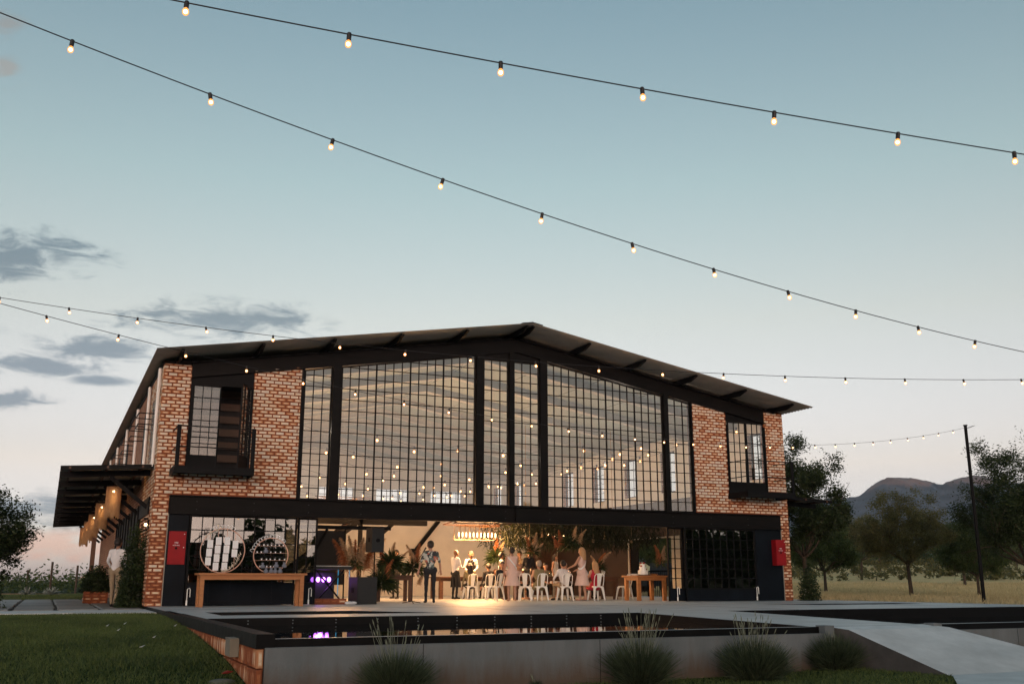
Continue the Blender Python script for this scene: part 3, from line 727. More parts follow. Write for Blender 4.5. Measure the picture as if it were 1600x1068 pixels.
# inside ceiling and portal rafters
mb = MB()
for a, b_ in ((HX0+.28, XC), (XC, HX1-.28)):
    za, zb = zr(a)-.19, zr(b_)-.19
    mb.add([(a, .25, za), (b_, .25, zb), (b_, 26.7, zb), (a, 26.7, za), (a, .25, za+.012), (b_, .25, zb+.012), (b_, 26.7, zb+.012), (a, 26.7, za+.012)],
           [(0, 3, 2, 1), (4, 5, 6, 7), (0, 1, 5, 4), (1, 2, 6, 5), (2, 3, 7, 6), (3, 0, 4, 7)])
mb.build('ceiling', M_ceil, hall)
for y in np.arange(2.4, 26, 2.86):
    mb = MB(); sloped(HX0+.3, HX1-.3, lambda x: zr(x)-.20, lambda x: zr(x)-.44, y-.06, y+.06, mb); sloped(HX0+.31, HX1-.31, lambda x: zr(x)-.43, lambda x: zr(x)-.455, y-.14, y+.14, mb)
    mb.build('rafter', M_rafter, hall)

# --- main glass front
LB = 2.75; RH = .31
BAYS = [(.02, .80, 3), (1.06, 5.12, 16), (5.37, 6.19, 3), (6.36, 7.22, 3), (7.47, 11.645, 16), (11.83, 12.70, 3)]
pane_n = 0
rp_ = random.Random(5)
for bi, (x0, x1, nc) in enumerate(BAYS):
    flat_top = bi in (2, 3)
    tf = (lambda x: 7.10) if flat_top else (lambda x: zg(x)-.035)
    bay = thing('glazed_bay', None, None); bay.parent = hall; bay.location = Vector(((x0+x1)/2, 0, LB)) - wloc(hall)
    cw = (x1-x0)/nc; mbars = MB(); restv = MB()
    # frame
    mbars.box(x0, x0+.035, -.03, .04, LB, tf(x0)); mbars.box(x1-.035, x1, -.03, .04, LB, tf(x1)); mbars.box(x0+.035, x1-.035, -.03, .04, LB, LB+.03)
    mbars.prism([(x0+.035, tf(x0)-.035), (x1-.035, tf(x1)-.035), (x1-.035, tf(x1)), (x0+.035, tf(x0))], -.03, .04)
    for c in range(1, nc):
        xx = x0+c*cw; hw = .019 if (c % 4 == 0 and nc > 4) else .0115
        mbars.box(xx-hw, xx+hw, -.022, .022, LB+.03, tf(xx)-.03)
    nr = 0
    while LB+(nr+1)*RH < max(tf(x0), tf(x1))-.03: nr += 1
    for r_ in range(1, nr+1):
        z = LB+r_*RH
        xa, xb = x0+.035, x1-.035
        if not flat_top:                       # stop the bar where the slope cuts it
            for _ in range(60):
                if tf(xa) < z+.02 and xa < xb: xa += .07
                if tf(xb) < z+.02 and xb > xa: xb -= .07
        if xb-xa > .05: mbars.box(xa, xb, -.018, .018, z-.0105, z+.0105)
    mbars.build('glazing_bars', M_steel, bay)
    for c in range(nc):
        a, b_ = x0+c*cw+.004, x0+(c+1)*cw-.004
        for r_ in range(nr+1):
            lo, hi = LB+r_*RH+.004, LB+(r_+1)*RH-.004
            ta, tb = min(hi, tf(a)-.01), min(hi, tf(b_)-.01)
            if max(ta, tb)-lo < .03: continue
            ta = max(ta, lo+.005); tb = max(tb, lo+.005)
            tx, tz = rp_.gauss(0, .0035), rp_.gauss(0, .0035)
            mbp = restv if pane_n >= 300 else MB()
            mx_, mz_ = (a+b_)/2, (lo+hi)/2
            yy = lambda x, z: .0+tx*(x-mx_)+tz*(z-mz_)
            P = [(a, lo), (b_, lo), (b_, tb), (a, ta)]
            vs = [(x, yy(x, z)-.002, z) for x, z in P]+[(x, yy(x, z)+.002, z) for x, z in P]
            mbp.add(vs, [(0, 1, 2, 3), (7, 6, 5, 4), (1, 0, 4, 5), (2, 1, 5, 6), (3, 2, 6, 7), (0, 3, 7, 4)])
            if pane_n < 300: mbp.build('pane', M_glass, bay)
            pane_n += 1
    if restv.v: tag(restv.build('panes', M_glass, bay), kind='stuff')
def hcol(x0, x1, z0, z1, name='steel_column'):
    mb = MB(); xm = (x0+x1)/2
    mb.box(x0, x1, -.10, -.082, z0, z1); mb.box(x0, x1, .09, .108, z0, z1); mb.box(xm-.012, xm+.012, -.082, .09, z0, z1)
    mb.box(x0+.01, x0+.03, -.05, .05, z0, z1-.03); mb.box(x1-.03, x1-.01, -.05, .05, z0, z1-.03)
    return mb.build(name, M_steelb, hall)
for a, b_ in ((.81, 1.05), (5.13, 5.36), (6.2, 6.35), (7.23, 7.46), (11.655, 11.82)): hcol(a, b_, LB, zg((a+b_)/2)+.01)
for a, b_ in ((-.045, .012), (12.705, 12.755)):
    mb = MB(); mb.box(a, b_, -.08, .14, LB, tl((a+b_)/2)-.05); mb.build('jamb', M_steel, hall)
for a, b_ in ((5.36, 6.2), (6.35, 7.23)):
    mb = MB(); mb.prism([(a, 7.11), (b_, 7.11), (b_, zg(b_)), (a, zg(a))], -.01, .03); mb.box(a, b_, -.06, .06, 7.095, 7.15); mb.build('spandrel_panel', M_steelb, hall)
# big channel beam under the glass
mb = MB(); mb.box(-3.27, 16.14, -.02, .12, 2.30, 2.72); mb.box(-3.275, 16.145, -.13, .16, 2.27, 2.299); mb.box(-3.275, 16.145, -.13, .16, 2.721, 2.748)
mb.box(6.40, 6.42, -.125, -.02, 2.30, 2.72)
lintel = mb.build('lintel_beam', M_steelb, hall)
mb = MB()
for x in np.arange(-2.6, 16, 1.45):
    for z in (2.40, 2.6): mb.lathe([(.018, 0), (.018, .016), (.008, .02)], (0, 0, 0), 6); n = 18; mb.v[-n:] = [(x+p[0], -.02-p[2], z+p[1]) for p in mb.v[-n:]]
tag(mb.build('bolt_heads', M_greyplastic, lintel), kind='stuff')
# pale reveal edges beside the piers
pm('stone_trim', (.30, .28, .24), .8)
for a in (-3.279, 16.132): mb = MB(); mb.box(a, a+.017, -.02, .24, 0, 2.27); mb.build('reveal_trim', MATS['stone_trim'], hall)

# --- lower doors
def leaf(name, x0, x1, y, nc, nr, ztop, zk, label=None, mat=M_dglass, parent=None, M=None):
    d = thing(name, None, None); d.parent = parent or hall; d.location = Vector(((x0+x1)/2, y, 0)) - wloc(parent or hall)
    mb = MB(); mb.box(x0, x0+.05, y-.025, y+.025, .01, ztop); mb.box(x1-.05, x1, y-.025, y+.025, .01, ztop)
    mb.box(x0+.05, x1-.05, y-.024, y+.024, ztop-.05, ztop); mb.box(x0+.05, x1-.05, y-.024, y+.024, zk-.03, zk+.02)
    cw, rh = (x1-x0-.1)/nc, (ztop-.05-zk-.02)/nr
    for c in range(1, nc): mb.box(x0+.05+c*cw-.012, x0+.05+c*cw+.012, y-.02, y+.02, zk+.02, ztop-.05)
    for r_ in range(1, nr): mb.box(x0+.05, x1-.05, y-.019, y+.019, zk+.02+r_*rh-.012, zk+.02+r_*rh+.012)
    mb.build('door_frame', M_steel, d)
    mb = MB(); mb.box(x0+.05, x1-.05, y-.012, y+.012, .02, zk-.03)
    for c in range(0, nc+1, 2): mb.box(x0+.05+c*cw-.008, x0+.05+c*cw+.008, y-.016, y+.016, .02, zk-.03)
    mb.build('kick_panel', M_bluesteel, d)
    for c in range(nc):
        for r_ in range(nr):
            tx, tz = rp_.gauss(0, .006), rp_.gauss(0, .006); a, b_ = x0+.05+c*cw+.005, x0+.05+(c+1)*cw-.005; lo, hi = zk+.02+r_*rh+.005, zk+.02+(r_+1)*rh-.005
            mx_, mz_ = (a+b_)/2, (lo+hi)/2; mb = MB()
            P = [(a, lo), (b_, lo), (b_, hi), (a, hi)]; yy = lambda x, z: y+tx*(x-mx_)+tz*(z-mz_)
            mb.add([(x, yy(x, z)-.002, z) for x, z in P]+[(x, yy(x, z)+.002, z) for x, z in P], [(0, 1, 2, 3), (7, 6, 5, 4), (1, 0, 4, 5), (2, 1, 5, 6), (3, 2, 6, 7), (0, 3, 7, 4)])
            mb.build('pane', mat, d)
    return d
dl = leaf('sliding_door', -2.74, .02, -.0, 10, 5, 2.265, .56)
d2 = leaf('sliding_door', .06, .60, .10, 2, 5, 2.265, .56)
d3 = leaf('sliding_door', 11.72, 12.50, .10, 3, 6, 2.265, .38, mat=M_glass)
d4 = leaf('sliding_door', 12.30, 15.05, .0, 10, 6, 2.265, .38)
for a, b_ in ((-3.26, -2.76), (15.08, 16.13)):
    mb = MB(); mb.box(a, b_, .0, .03, .005, 2.27); mb.build('steel_panel', M_bluesteel, hall)
def bolt_handle(x, y, parent):
    mb = MB(); mb.tube([(x, y-.03, .02), (x, y-.03, .14)], .022, 8); mb.tube([(x, y-.03, .14), (x, y-.03, .42), (x+.05, y-.03, .44), (x+.07, y-.03, .40), (x+.07, y-.03, .22)], .012, 6)
    mb.build('floor_bolt', M_white, parent)
bolt_handle(-2.68, -.03, dl); bolt_handle(.42, .06, d2); bolt_handle(12.0, .06, d3); bolt_handle(14.98, -.03, d4)

# --- balconies, their doors
def balcony(x0, x1):
    b = thing('balcony', None, None); b.parent = hall; b.location = Vector(((x0+x1)/2, -.5, 3.3)) - wloc(hall)
    mb = MB(); mb.box(x0, x1, -1.0, -.005, 3.30, 3.36); mb.box(x0, x1, -1.02, -1.001, 3.22, 3.40); mb.box(x0-.012, x0-.001, -1.0, -.005, 3.22, 3.40); mb.box(x1+.001, x1+.012, -1.0, -.005, 3.22, 3.40)
    mb.add([(x0-.1, -.9, 3.30), (x0-.1, -.1, 3.30), (x0+.1, -.1, 3.18), (x0+.1, -.9, 3.18)], []); mb.build('floor', M_steel, b)
    for x in (x0+.05, x1-.05):
        mb = MB(); mb.box(x-.05, x+.05, -1.0, -.96, 3.40, 4.42); mb.build('post', M_steel, b)
    mb = MB()
    for z in (4.40, 3.88):
        mb.box(x0, x1, -1.0+.005, -.965, z-.014, z+.014)
        for x in (x0+.02, x1-.02): mb.box(x-.012, x+.012, -.965, -.0, z-.013, z+.013)
    mb.build('rail', M_steel, b); return b
balcony(-3.32, -1.38); balcony(14.10, 16.0)
for a, b_ in ((-2.95, -1.34), (14.14, 15.71)):
    mb = MB(); mb.prism([(a, 5.66 if a < 0 else 5.80), (b_, 5.66 if a < 0 else 5.80), (b_, zg(b_)+.02), (a, zg(a)+.02)], .02, .06); mb.box(a, a+.05, -.03, .1, 3.37, 5.67); mb.box(b_-.05, b_, -.03, .1, 3.37, 5.67)
    mb.build('door_surround', M_steel, hall)
def french(x0, x1, nc, nr, z0, z1, zk, hinge=None, ang=0, mat=M_glass):
    d = thing('balcony_door', None, None); d.parent = hall; d.location = Vector((x0 if hinge is None else hinge, .02, 3.37)) - wloc(hall)
    y = 0; o0 = Vector(d.location) + wloc(hall)
    X0, X1, Z0, Z1, ZK = x0-o0.x, x1-o0.x, z0-o0.z, z1-o0.z, zk-o0.z
    mb = MB(); mb.box(X0, X0+.04, -.02, .02, Z0, Z1); mb.box(X1-.04, X1, -.02, .02, Z0, Z1); mb.box(X0+.04, X1-.04, -.019, .019, Z1-.04, Z1); mb.box(X0+.04, X1-.04, -.012, .012, Z0, ZK)
    cw, rh = (X1-X0-.08)/nc, (Z1-.04-ZK)/nr
    for c in range(1, nc): mb.box(X0+.04+c*cw-.01, X0+.04+c*cw+.01, -.016, .016, ZK, Z1-.04)
    for r_ in range(1, nr): mb.box(X0+.04, X1-.04, -.015, .015, ZK+r_*rh-.01, ZK+r_*rh+.01)
    mb.build('door_frame', M_steel, d, wc=False)
    for c in range(nc):
        for r_ in range(nr):
            mb = MB(); mb.box(X0+.04+c*cw+.004, X0+.04+(c+1)*cw-.004, -.002+rp_.gauss(0, .0008), .002, ZK+r_*rh+.004, ZK+(r_+1)*rh-.004); mb.build('pane', mat, d, wc=False)
    d.rotation_euler = (0, 0, ang); return d
french(-2.90, -2.17, 3, 6, 3.38, 5.655, 3.80)
dd = french(-2.15, -1.39, 3, 6, 3.38, 5.655, 3.80, hinge=-1.39, ang=rad(62))
french(14.19, 14.925, 3, 6, 3.38, 5.79, 3.80); french(14.935, 15.66, 3, 6, 3.38, 5.79, 3.80)
# little rooms behind the balcony doors: timber boards on the left
mb = MB()
for k in range(7): mb.box(-2.9, -1.35, 1.5+.0, 1.54, 3.45+k*.36, 3.45+k*.36+.20)
mb.build('timber_slats', M_dado, hall)
mb = MB(); mb.box(-3.3, -.2, 1.6, 1.64, 3.4, 6.1); mb.box(-.25, -.2, .3, 1.6, 3.4, 6.1); mb.box(-3.38, 0.0, .3, 1.64, 3.30, 3.36); mb.build('dark_backing', M_black, hall)

# --- left flank furniture: downpipes and shutter rails
for y in (.5, 3.4, 7.6, 12.5, 18.0, 23):
    mb = MB(); mb.tube([(HX0-.06, y, 3.5), (HX0-.06, y, 6.1)], .045, 8); mb.build('downpipe', M_pipe, hall)
for y in (2.0, 4.6, 8.2, 12.2, 16.8):
    mb = MB()
    for z in (4.75, 5.05):
        mb.bar((HX0, y-.4, z), (HX0-.42, y-.4, z), .025, .025); mb.bar((HX0, y+.6, z), (HX0-.42, y+.6, z), .025, .025); mb.bar((HX0-.42, y-.4, z), (HX0-.42, y+.6, z), .025, .025)
    mb.box(HX0-.012, HX0-.002, y-.35, y+.55, 3.8, 5.5); mb.build('window_rail', M_steel, hall)

# --- side canopies
def canopy(xw, xe, zw, ze, y0, y1):
    c = thing('canopy', None, None); c.parent = hall; c.location = Vector((xw, y0, zw)) - wloc(hall)
    zf = lambda x: zw+(ze-zw)*(x-xw)/(xe-xw)
    a, b_ = min(xw, xe), max(xw, xe)
    link('canopy_sheet', slope_sheet(a, b_, y0, y1, lambda x: zf(x)+.05, .16, .014, M_roof, 'canopy_sheet'), c)
    mb = MB(); mb.bar((xw, y0+.04, zf(xw)), (xe, y0+.04, zf(xe)), .06, .10); mb.build('front_beam', M_steel, c)
    for y in np.arange(y0+.9, y1, 2.9):
        mb = MB(); mb.bar((xw, y, zf(xw)-.08), (xe, y, zf(xe)-.08), .09, .16); mb.bar((xw, y, zf(xw)-1.0), (xw+(xe-xw)*.45, y, zf(xw+(xe-xw)*.45)-.16), .07, .10); mb.build('canopy_rafter', M_steel, c)
    mb = MB()
    for t in (.12, .5, .9): xx = xw+(xe-xw)*t; mb.bar((xx, y0, zf(xx)+.005), (xx, y1, zf(xx)+.005), .05, .06)
    mb.build('canopy_purlins', M_dwood, c); return c
canopy(HX0-.02, -5.88, 3.50, 3.36, .45, 28.0)
canopy(HX1+.02, 18.85, 3.42, 3.30, .45, 28.0)
# left entrance door under the canopy
sdoor = thing('side_door', None, None); sdoor.parent = hall; sdoor.location = Vector((HX0, 1.5, 0)) - wloc(hall)
mb = MB(); x = HX0+.02
mb.box(x, x+.04, .76, .84, .0, 2.29); mb.box(x, x+.04, 1.62, 1.74, 0, 2.29); mb.box(x, x+.04, 2.52, 2.60, 0, 2.29); mb.box(x, x+.04, 2.6, 3.58, 0, 2.29)
mb.box(x, x+.04, .84, 2.52, 2.2, 2.29); mb.box(x+.005, x+.035, .84, 2.52, 0, .55)
for z in (.9, 1.25, 1.6, 1.95): mb.box(x+.005, x+.035, .84, 2.52, z-.015, z+.015)
for y in (1.23, 2.13): mb.box(x+.006, x+.034, y-.012, y+.012, .55, 2.2)
mb.build('door_frame', M_steel, sdoor); mb = MB(); mb.box(x+.018, x+.024, .84, 2.52, .55, 2.2); mb.build('pane', M_dglass, sdoor)
mb = MB(); mb.tube([(x-.03, 1.58, .95), (x-.03, 1.58, 1.2)], .012, 6); mb.build('handle', M_pipe, sdoor)
scr = thing('flank_dark_cover', None, None); scr.parent = hall; scr.location = Vector((HX0, 7, 0)) - wloc(hall)  # black cover added over the brick flank to darken it
mb = MB(); mb.box(HX0-.05, HX0-.014, 3.62, 14.0, 0, 2.7); mb.box(HX0-.05, HX0-.014, .8, 3.6, 2.31, 2.75)
for y in np.arange(3.7, 14, 1.2): mb.box(HX0-.09, HX0-.051, y-.03, y+.03, 0, 2.7)
mb.build('boards', M_steel, scr)
# posts of a screen wall further along
mb = MB(); mb.box(-4.15, -3.95, 24.6, 24.85, 0, 3.3); mb.build('timber_post', M_dwood, hall)
# ================================================================== STRING LIGHTS
def point(name, loc, power, parent, colr=(1.0, .90, .77), r_=.08):
    ld = bpy.data.lights.new(name, 'POINT'); ld.energy = power; ld.color = colr; ld.shadow_soft_size = r_
    o = bpy.data.objects.new(name, ld); col.objects.link(o); o.parent = parent; o.location = Vector(loc) - wloc(parent); return o
def bulb_meshes(sc, mat):
    a = MB(); a.lathe([(.016*sc, .012*sc), (.019*sc, .0), (.019*sc, -.045*sc), (.015*sc, -.052*sc)], n=8); sk = a.mesh('socket', M_cable)
    b = MB(); b.lathe([(.012*sc, -.053*sc), (.020*sc, -.064*sc), (.0255*sc, -.080*sc), (.025*sc, -.095*sc), (.017*sc, -.109*sc), (.004*sc, -.115*sc)], n=12)
    b.ball((0, 0, -.084*sc), .0165*sc, 10, 6, 1)
    return sk, b.mesh('bulb', [M_shell, mat], True)
SK, BU = bulb_meshes(.82, M_bulb)
SKI, BUI = bulb_meshes(1.85, M_bulbin)
def string_light(label, f, t0, t1, bulbs, cr=.0045, sk=SK, bu=BU, group=None, lights=(), power=10, name='string_light'):
    pts = [f(t) for t in np.linspace(t0, t1, max(12, int((t1-t0)*2.5)))]
    t = thing(name, label, 'string light', pts[0], group=group)
    mb = MB(); mb.tube(pts, cr, 6); mb.build('cable', M_cable, t)
    for k, b in enumerate(bulbs):
        p = Vector(f(b)); s = link('socket', sk, t, False); s.location = p - wloc(t); s.rotation_euler = (rp_.gauss(0, .13), rp_.gauss(0, .13), 0)
        q = link('bulb', bu, s, False)
        if k in lights: point('bulb_light', p-Vector((0, 0, .14)), power, t)
    return t
def sag(P, D, k, tm): return lambda t: Vector((P[0]+t*D[0], P[1]+t*D[1], P[2]+t*D[2]+k*(t-tm)**2))
string_light('festoon string of lit bulbs running down from upper left to mid right sky', sag((-6.152, -19.677, 4.193+.03), (.9907, .0877, -.1045), .0067, 5), -3, 16, range(-2, 16))
string_light('topmost festoon string of lit bulbs across the upper right sky', sag((-5.502, -21.092, 4.0+.03), (.983, -.1753, -.0542), .003, 3), -3, 11, range(-2, 11))
string_light('festoon string that passes over the roof and continues into the sky on the right', sag((-6.025, -11.196, 4.21+.03), (.9489, -.3116, -.0498), .0053, 7.5), -3, 19, range(-2, 19))
fC = sag((-6.2925, -12.2264, 3.995+.03), (.9601, .2928, -.0603), .0056, 4.5)
string_light('festoon string hanging in front of the glass and ending at the black pole', fC, -3, 28.6, range(-2, 28))
pole = thing('light_pole', 'tall black pole at the field edge holding up a light string', 'pole', (21.2, -3.45, -.2))
mb = MB(); mb.tube([(21.2, -3.45, -.3), (21.2, -3.45, 5.6)], [.06, .05], 10); mb.build('shaft', M_steel, pole)
mb = MB(); mb.tube([(21.2, -3.45, 5.6), (21.2, -3.45, 5.63)], .072, 10); mb.build('cap', M_steel, pole)
mb = MB(); mb.tube([fC(28.6), (21.2, -3.47, 5.5)], .008, 6); mb.build('hook', M_cable, pole)
# inside the hall: rows of strings under the roof
rowsI = [(1.9, 5.55, .9), (4.4, 5.35, .9), (7.2, 5.35, 1.0), (10.2, 5.30, .9), (13.4, 5.30, 1.0), (17.0, 5.35, .9), (20.8, 5.4, .9), (24.4, 5.45, .9)]
names = ['first', 'second', 'third', 'fourth', 'fifth', 'sixth', 'seventh', 'last']
for k, (y, z, dep) in enumerate(rowsI):
    r_ = random.Random(80+k); ph = r_.uniform(0, 1.5)
    def fI(t, y=y, z=z, dep=dep, ph=ph):
        u_ = (t-6.4)/9.6; s2 = math.sin((t+ph)*2*math.pi/6.4)**2
        return Vector((t, y+.5*math.sin(t*.35+ph), z-.75*(1-u_*u_)+dep*.45*(abs(u_))**2 - .22*s2))
    bs = [x+r_.uniform(-.3, .3) for x in np.arange(-2.6+ph*.6, 15.9, 1.3)]
    n_ = len(bs); li = (n_//6, n_//2, n_-1-n_//6)
    string_light('warm bulb string under the hall roof, %s row behind the glass' % names[k], fI, -3.2, 16.0, bs, .006, SKI, BUI, 'bulb strings inside the hall', li, 14.0)

# ================================================================== CHANDELIERS
def chandelier(label, x0, x1, y, zb, zt, power, w_=.3):
    c = thing('chandelier', label, 'chandelier', ((x0+x1)/2, y, zt))
    mb = MB()
    for k in range(9):
        x = x0+(x1-x0)*k/8
        for dy in (-w_, w_): mb.bar((x, y+dy, zb-.12), (x, y+dy, zb+.35), .009, .009)
        mb.bar((x, y-w_, zb+.35-.02*(k % 2)), (x, y+w_, zb+.35-.02*(k % 2)), .009, .009)
    for dy in (-w_, w_):
        for z in (zb-.12, zb+.35): mb.bar((x0, y+dy, z), (x1, y+dy, z), .016, .016)
    mb.build('cage', pm('brass_wire', (.14, .075, .03), .4, .2, 8, 0, metal=.6) if 'brass_wire' not in MATS else MATS['brass_wire'], c)
    mb = MB(); xm = (x0+x1)/2
    for sx in (x0-.35, x1+.35):
        for dy in (-.55, .55): mb.bar((sx, y+dy, zb+.42), (xm, y, zt), .03, .03)
    for dy in (-.55, .55): mb.bar((x0-.35, y+dy, zb+.42), (x1+.35, y+dy, zb+.42), .03, .03)
    mb.bar((xm, y, zt), (xm, y, zt+1.2), .03, .03)
    mb.build('hanger', M_dwood, c)
    g_ = MB(); g_.lathe([(.010, -.085), (.026, -.05), (.026, .05), (.010, .085)], n=8); gm = g_.mesh('bulb', M_tubelit, True)
    for k in range(11):
        o = link('bulb', gm, c, False); o.location = Vector((x0+.06+(x1-x0-.12)*k/10, y, zb+.05)) - wloc(c)
    for k in (0, 1, 2): point('chandelier_light', (x0+(x1-x0)*(.15+.35*k), y, zb-.15), power/3, c, (1.0, .49, .19), .22)
    return c
chandelier('glowing wire-cage chandelier over the tables in front of the cream wall', 7.35, 8.9, 7.0, 2.2, 3.0, 340)
chandelier('small glittering chandelier high at the left end of the glass front', 2.3, 3.3, 18.0, 4.35, 5.0, 30)
chandelier('dimmer wire-cage chandelier above the flower arrangements by the right wall', 11.5, 13.0, 9.5, 2.35, 3.1, 25)
chandelier('added unseen wire-cage lamp hidden behind the lintel, lighting the band corner', 2.6, 3.9, 8.0, 3.06, 3.42, 240, .2)  # added lamp, kept out of view, to warm the left of the hall

# black steel frame of the stairs on the left of the opening
sf = thing('stair_frame', 'black steel stair and landing frame behind the band on the left', 'staircase', (3.2, 11, 0))
mb = MB()
for x in (1.8, 4.9): mb.box(x-.07, x+.07, 10.9, 11.05, 0, 3.6)
mb.box(1.4, 7.6, 10.9, 11.1, 2.75, 3.0); mb.box(1.4, 5.6, 10.95, 11.05, 3.3, 3.4); mb.build('frame', M_steel, sf)
mb = MB(); mb.bar((1.0, 10.2, .1), (4.6, 10.2, 2.85), .08, .24); mb.bar((1.0, 11.3, .1), (4.6, 11.3, 2.85), .08, .24); mb.bar((4.95, 11, 1.7), (6.2, 11, 2.8), .1, .14); mb.build('stringer', M_steel, sf)
for k in range(10): mb = MB(); x = 1.1+k*.36; mb.box(x-.14, x+.14, 10.24, 11.26, .2+k*.275, .235+k*.275); mb.build('tread', M_dwood, sf)
# knee brace on the cream wall
kb = thing('knee_brace', 'black diagonal knee brace on the cream inner wall', 'brace', (9.4, 16.4, 2))
mb = MB(); mb.bar((9.0, 16.35, 1.95), (10.1, 16.35, 3.3), .16, .16); mb.build('strut', M_steel, kb); mb = MB(); mb.box(8.8, 9.15, 16.28, 16.58, 1.75, 2.05); mb.build('shoe_plate', M_steel, kb)
fs_ = thing('fire_sign', 'small red fire point marker on the cream inner wall', 'sign', (7.5, 16.5, 1.2))
mb = MB(); mb.box(7.42, 7.58, 16.55, 16.59, 1.75, 1.95); mb.build('plate', M_red, fs_); mb = MB(); mb.lathe([(.07, 0), (.07, .4), (.03, .47)], (7.5, 16.45, 1.2), 10); mb.build('extinguisher', M_red, fs_)

# ================================================================== FURNITURE
def table(label, x0, x1, y0, y1, h, mat, leg=.10, inset=.06, apron=.11):
    t = thing('table', label, 'table', ((x0+x1)/2, (y0+y1)/2, 0))
    mb = MB(); mb.box(x0, x1, y0, y1, h-.045, h); mb.build('tabletop', mat, t)
    for x in (x0+inset+leg/2, x1-inset-leg/2):
        for y in (y0+inset+leg/2, y1-inset-leg/2):
            mb = MB(); mb.box(x-leg/2, x+leg/2, y-leg/2, y+leg/2, 0.002, h-.046); mb.build('leg', mat, t)
    mb = MB(); a = inset+leg
    for y in (y0+inset+.03, y1-inset-.03): mb.box(x0+a, x1-a, y-.015, y+.015, h-.046-apron, h-.046)
    for x in (x0+inset+.03, x1-inset-.03): mb.box(x-.015, x+.015, y0+a, y1-a, h-.046-apron, h-.046)
    mb.build('apron', mat, t); return t
table('orange wooden console table outside the left doors carrying two ring displays', -2.62, .02, -1.42, -.72, .80, M_wood)
table('long dark wooden dining table under the glowing chandelier', 6.9, 9.5, 7.6, 8.7, .78, M_dwood, .13)
table('long wooden dining table in the middle of the opening behind white chairs', 8.3, 12.4, 4.2, 5.3, .78, M_dwood, .13)
table('orange wooden serving table with the cake at the right side', 11.55, 12.75, 1.65, 2.65, .80, M_wood, .11)
table('small dark table holding the flower arrangements beside the speakers', 3.35, 4.6, 3.6, 4.3, .80, M_dwood, .1)

def make_chair():
    c = thing('metal_chair', 'x', 'chair')
    mb = MB()      # seat facing -y is the back of the chair
    n = 12; ring = []
    def sq(r_, z, k=3.5):
        return [(r_*math.copysign(abs(math.cos(a))**(2/k), math.cos(a)), r_*math.copysign(abs(math.sin(a))**(2/k), math.sin(a)), z) for a in np.linspace(0, 2*math.pi, 20, endpoint=False)]
    prof = [sq(.175, .438), sq(.185, .425), sq(.182, .455), sq(.16, .458)]
    vs = [p for r_ in prof for p in r_]; N_ = 20; f = []
    for i in (1, 2):
        pass
    order = [1, 2, 3]
    for a, b_ in ((1, 2), (2, 3)):
        for k in range(N_): f.append((a*N_+k, a*N_+(k+1) % N_, b_*N_+(k+1) % N_, b_*N_+k))
    f.append(tuple(3*N_+k for k in range(N_))); f.append(tuple(reversed([1*N_+k for k in range(N_)])))
    mb.add(vs, f); mb.build('seat', M_white, c, wc=False)
    for sx in (-1, 1):
        for sy in (-1, 1):
            mb = MB(); mb.bar((sx*.15, sy*.15, .43), (sx*.205, sy*.215, .0), .085, .03, w2=.035, h2=.022); mb.build('leg', M_white, c, wc=False)
    # arched skirt between legs
    for (p, q) in (((-.15, -.165), (.15, -.165)), ((-.15, .165), (.15, .165)), ((-.165, -.15), (-.165, .15)), ((.165, -.15), (.165, .15))):
        mb = MB(); pts = []
        for t in np.linspace(0, 1, 9):
            x = p[0]+(q[0]-p[0])*t; y = p[1]+(q[1]-p[1])*t; pts.append((x, y, .425-.13*(abs(2*t-1)**3)))
        for i in range(8): mb.add([pts[i], pts[i+1], (pts[i+1][0], pts[i+1][1], .43), (pts[i][0], pts[i][1], .43)], [(0, 1, 2, 3)])
        mb.build('skirt', M_white, c, wc=False)
    mb = MB(); pts = [(-.165, -.16, .44), (-.185, -.19, .60), (-.175, -.225, .78), (-.13, -.24, .845), (0, -.245, .862), (.13, -.24, .845), (.175, -.225, .78), (.185, -.19, .60), (.165, -.16, .44)]
    mb.tube(pts, .0125, 8); mb.build('back_frame', M_white, c, wc=False)
    mb = MB()
    for i, (z, hw, y) in enumerate(((.445, .055, -.168), (.60, .068, -.20), (.74, .08, -.222), (.858, .09, -.244))):
        mb.v += [(-hw, y-.006, z), (hw, y-.006, z), (hw, y+.004, z), (-hw, y+.004, z)]
    for i in range(3):
        a = i*4
        for k in range(4): mb.f.append((a+k, a+(k+1) % 4, a+4+(k+1) % 4, a+4+k)); mb.m.append(0)
    mb.build('splat', M_white, c, wc=False); return c
chair0 = make_chair(); used = False
def place_chair(x, y, rz, label):
    global used
    c = chair0 if not used else copy_tree(chair0); used = True
    c.location = (x, y, .002); c.rotation_euler = (0, 0, rz); c['label'] = label; c['group'] = 'white metal chairs at the tables'
place_chair(7.75, 6.7, .06, 'leftmost white metal chair, below the chandelier')
place_chair(8.55, 6.9, -.10, 'white metal chair second from the left, half behind a table leg')
place_chair(7.62, 4.15, .5, 'white metal chair mostly hidden behind the dark-haired girl in pink')
place_chair(8.33, 3.35, -.55, 'white metal chair turned sideways just right of the dark-haired girl in pink')
place_chair(8.82, 3.3, .05, 'white metal chair at the centre, with the woman in olive seated on it')
place_chair(9.62, 3.05, -.06, 'white metal chair at the middle table just left of the blonde girl in pink')
place_chair(9.55, 6.2, 2.9, 'white metal chair on the far side of the middle table seen between two chairs')
place_chair(10.62, 2.75, .05, 'white metal chair in which the woman in crimson sits')
place_chair(12.15, 3.5, .45, 'white metal chair beside the serving table, rightmost of all')

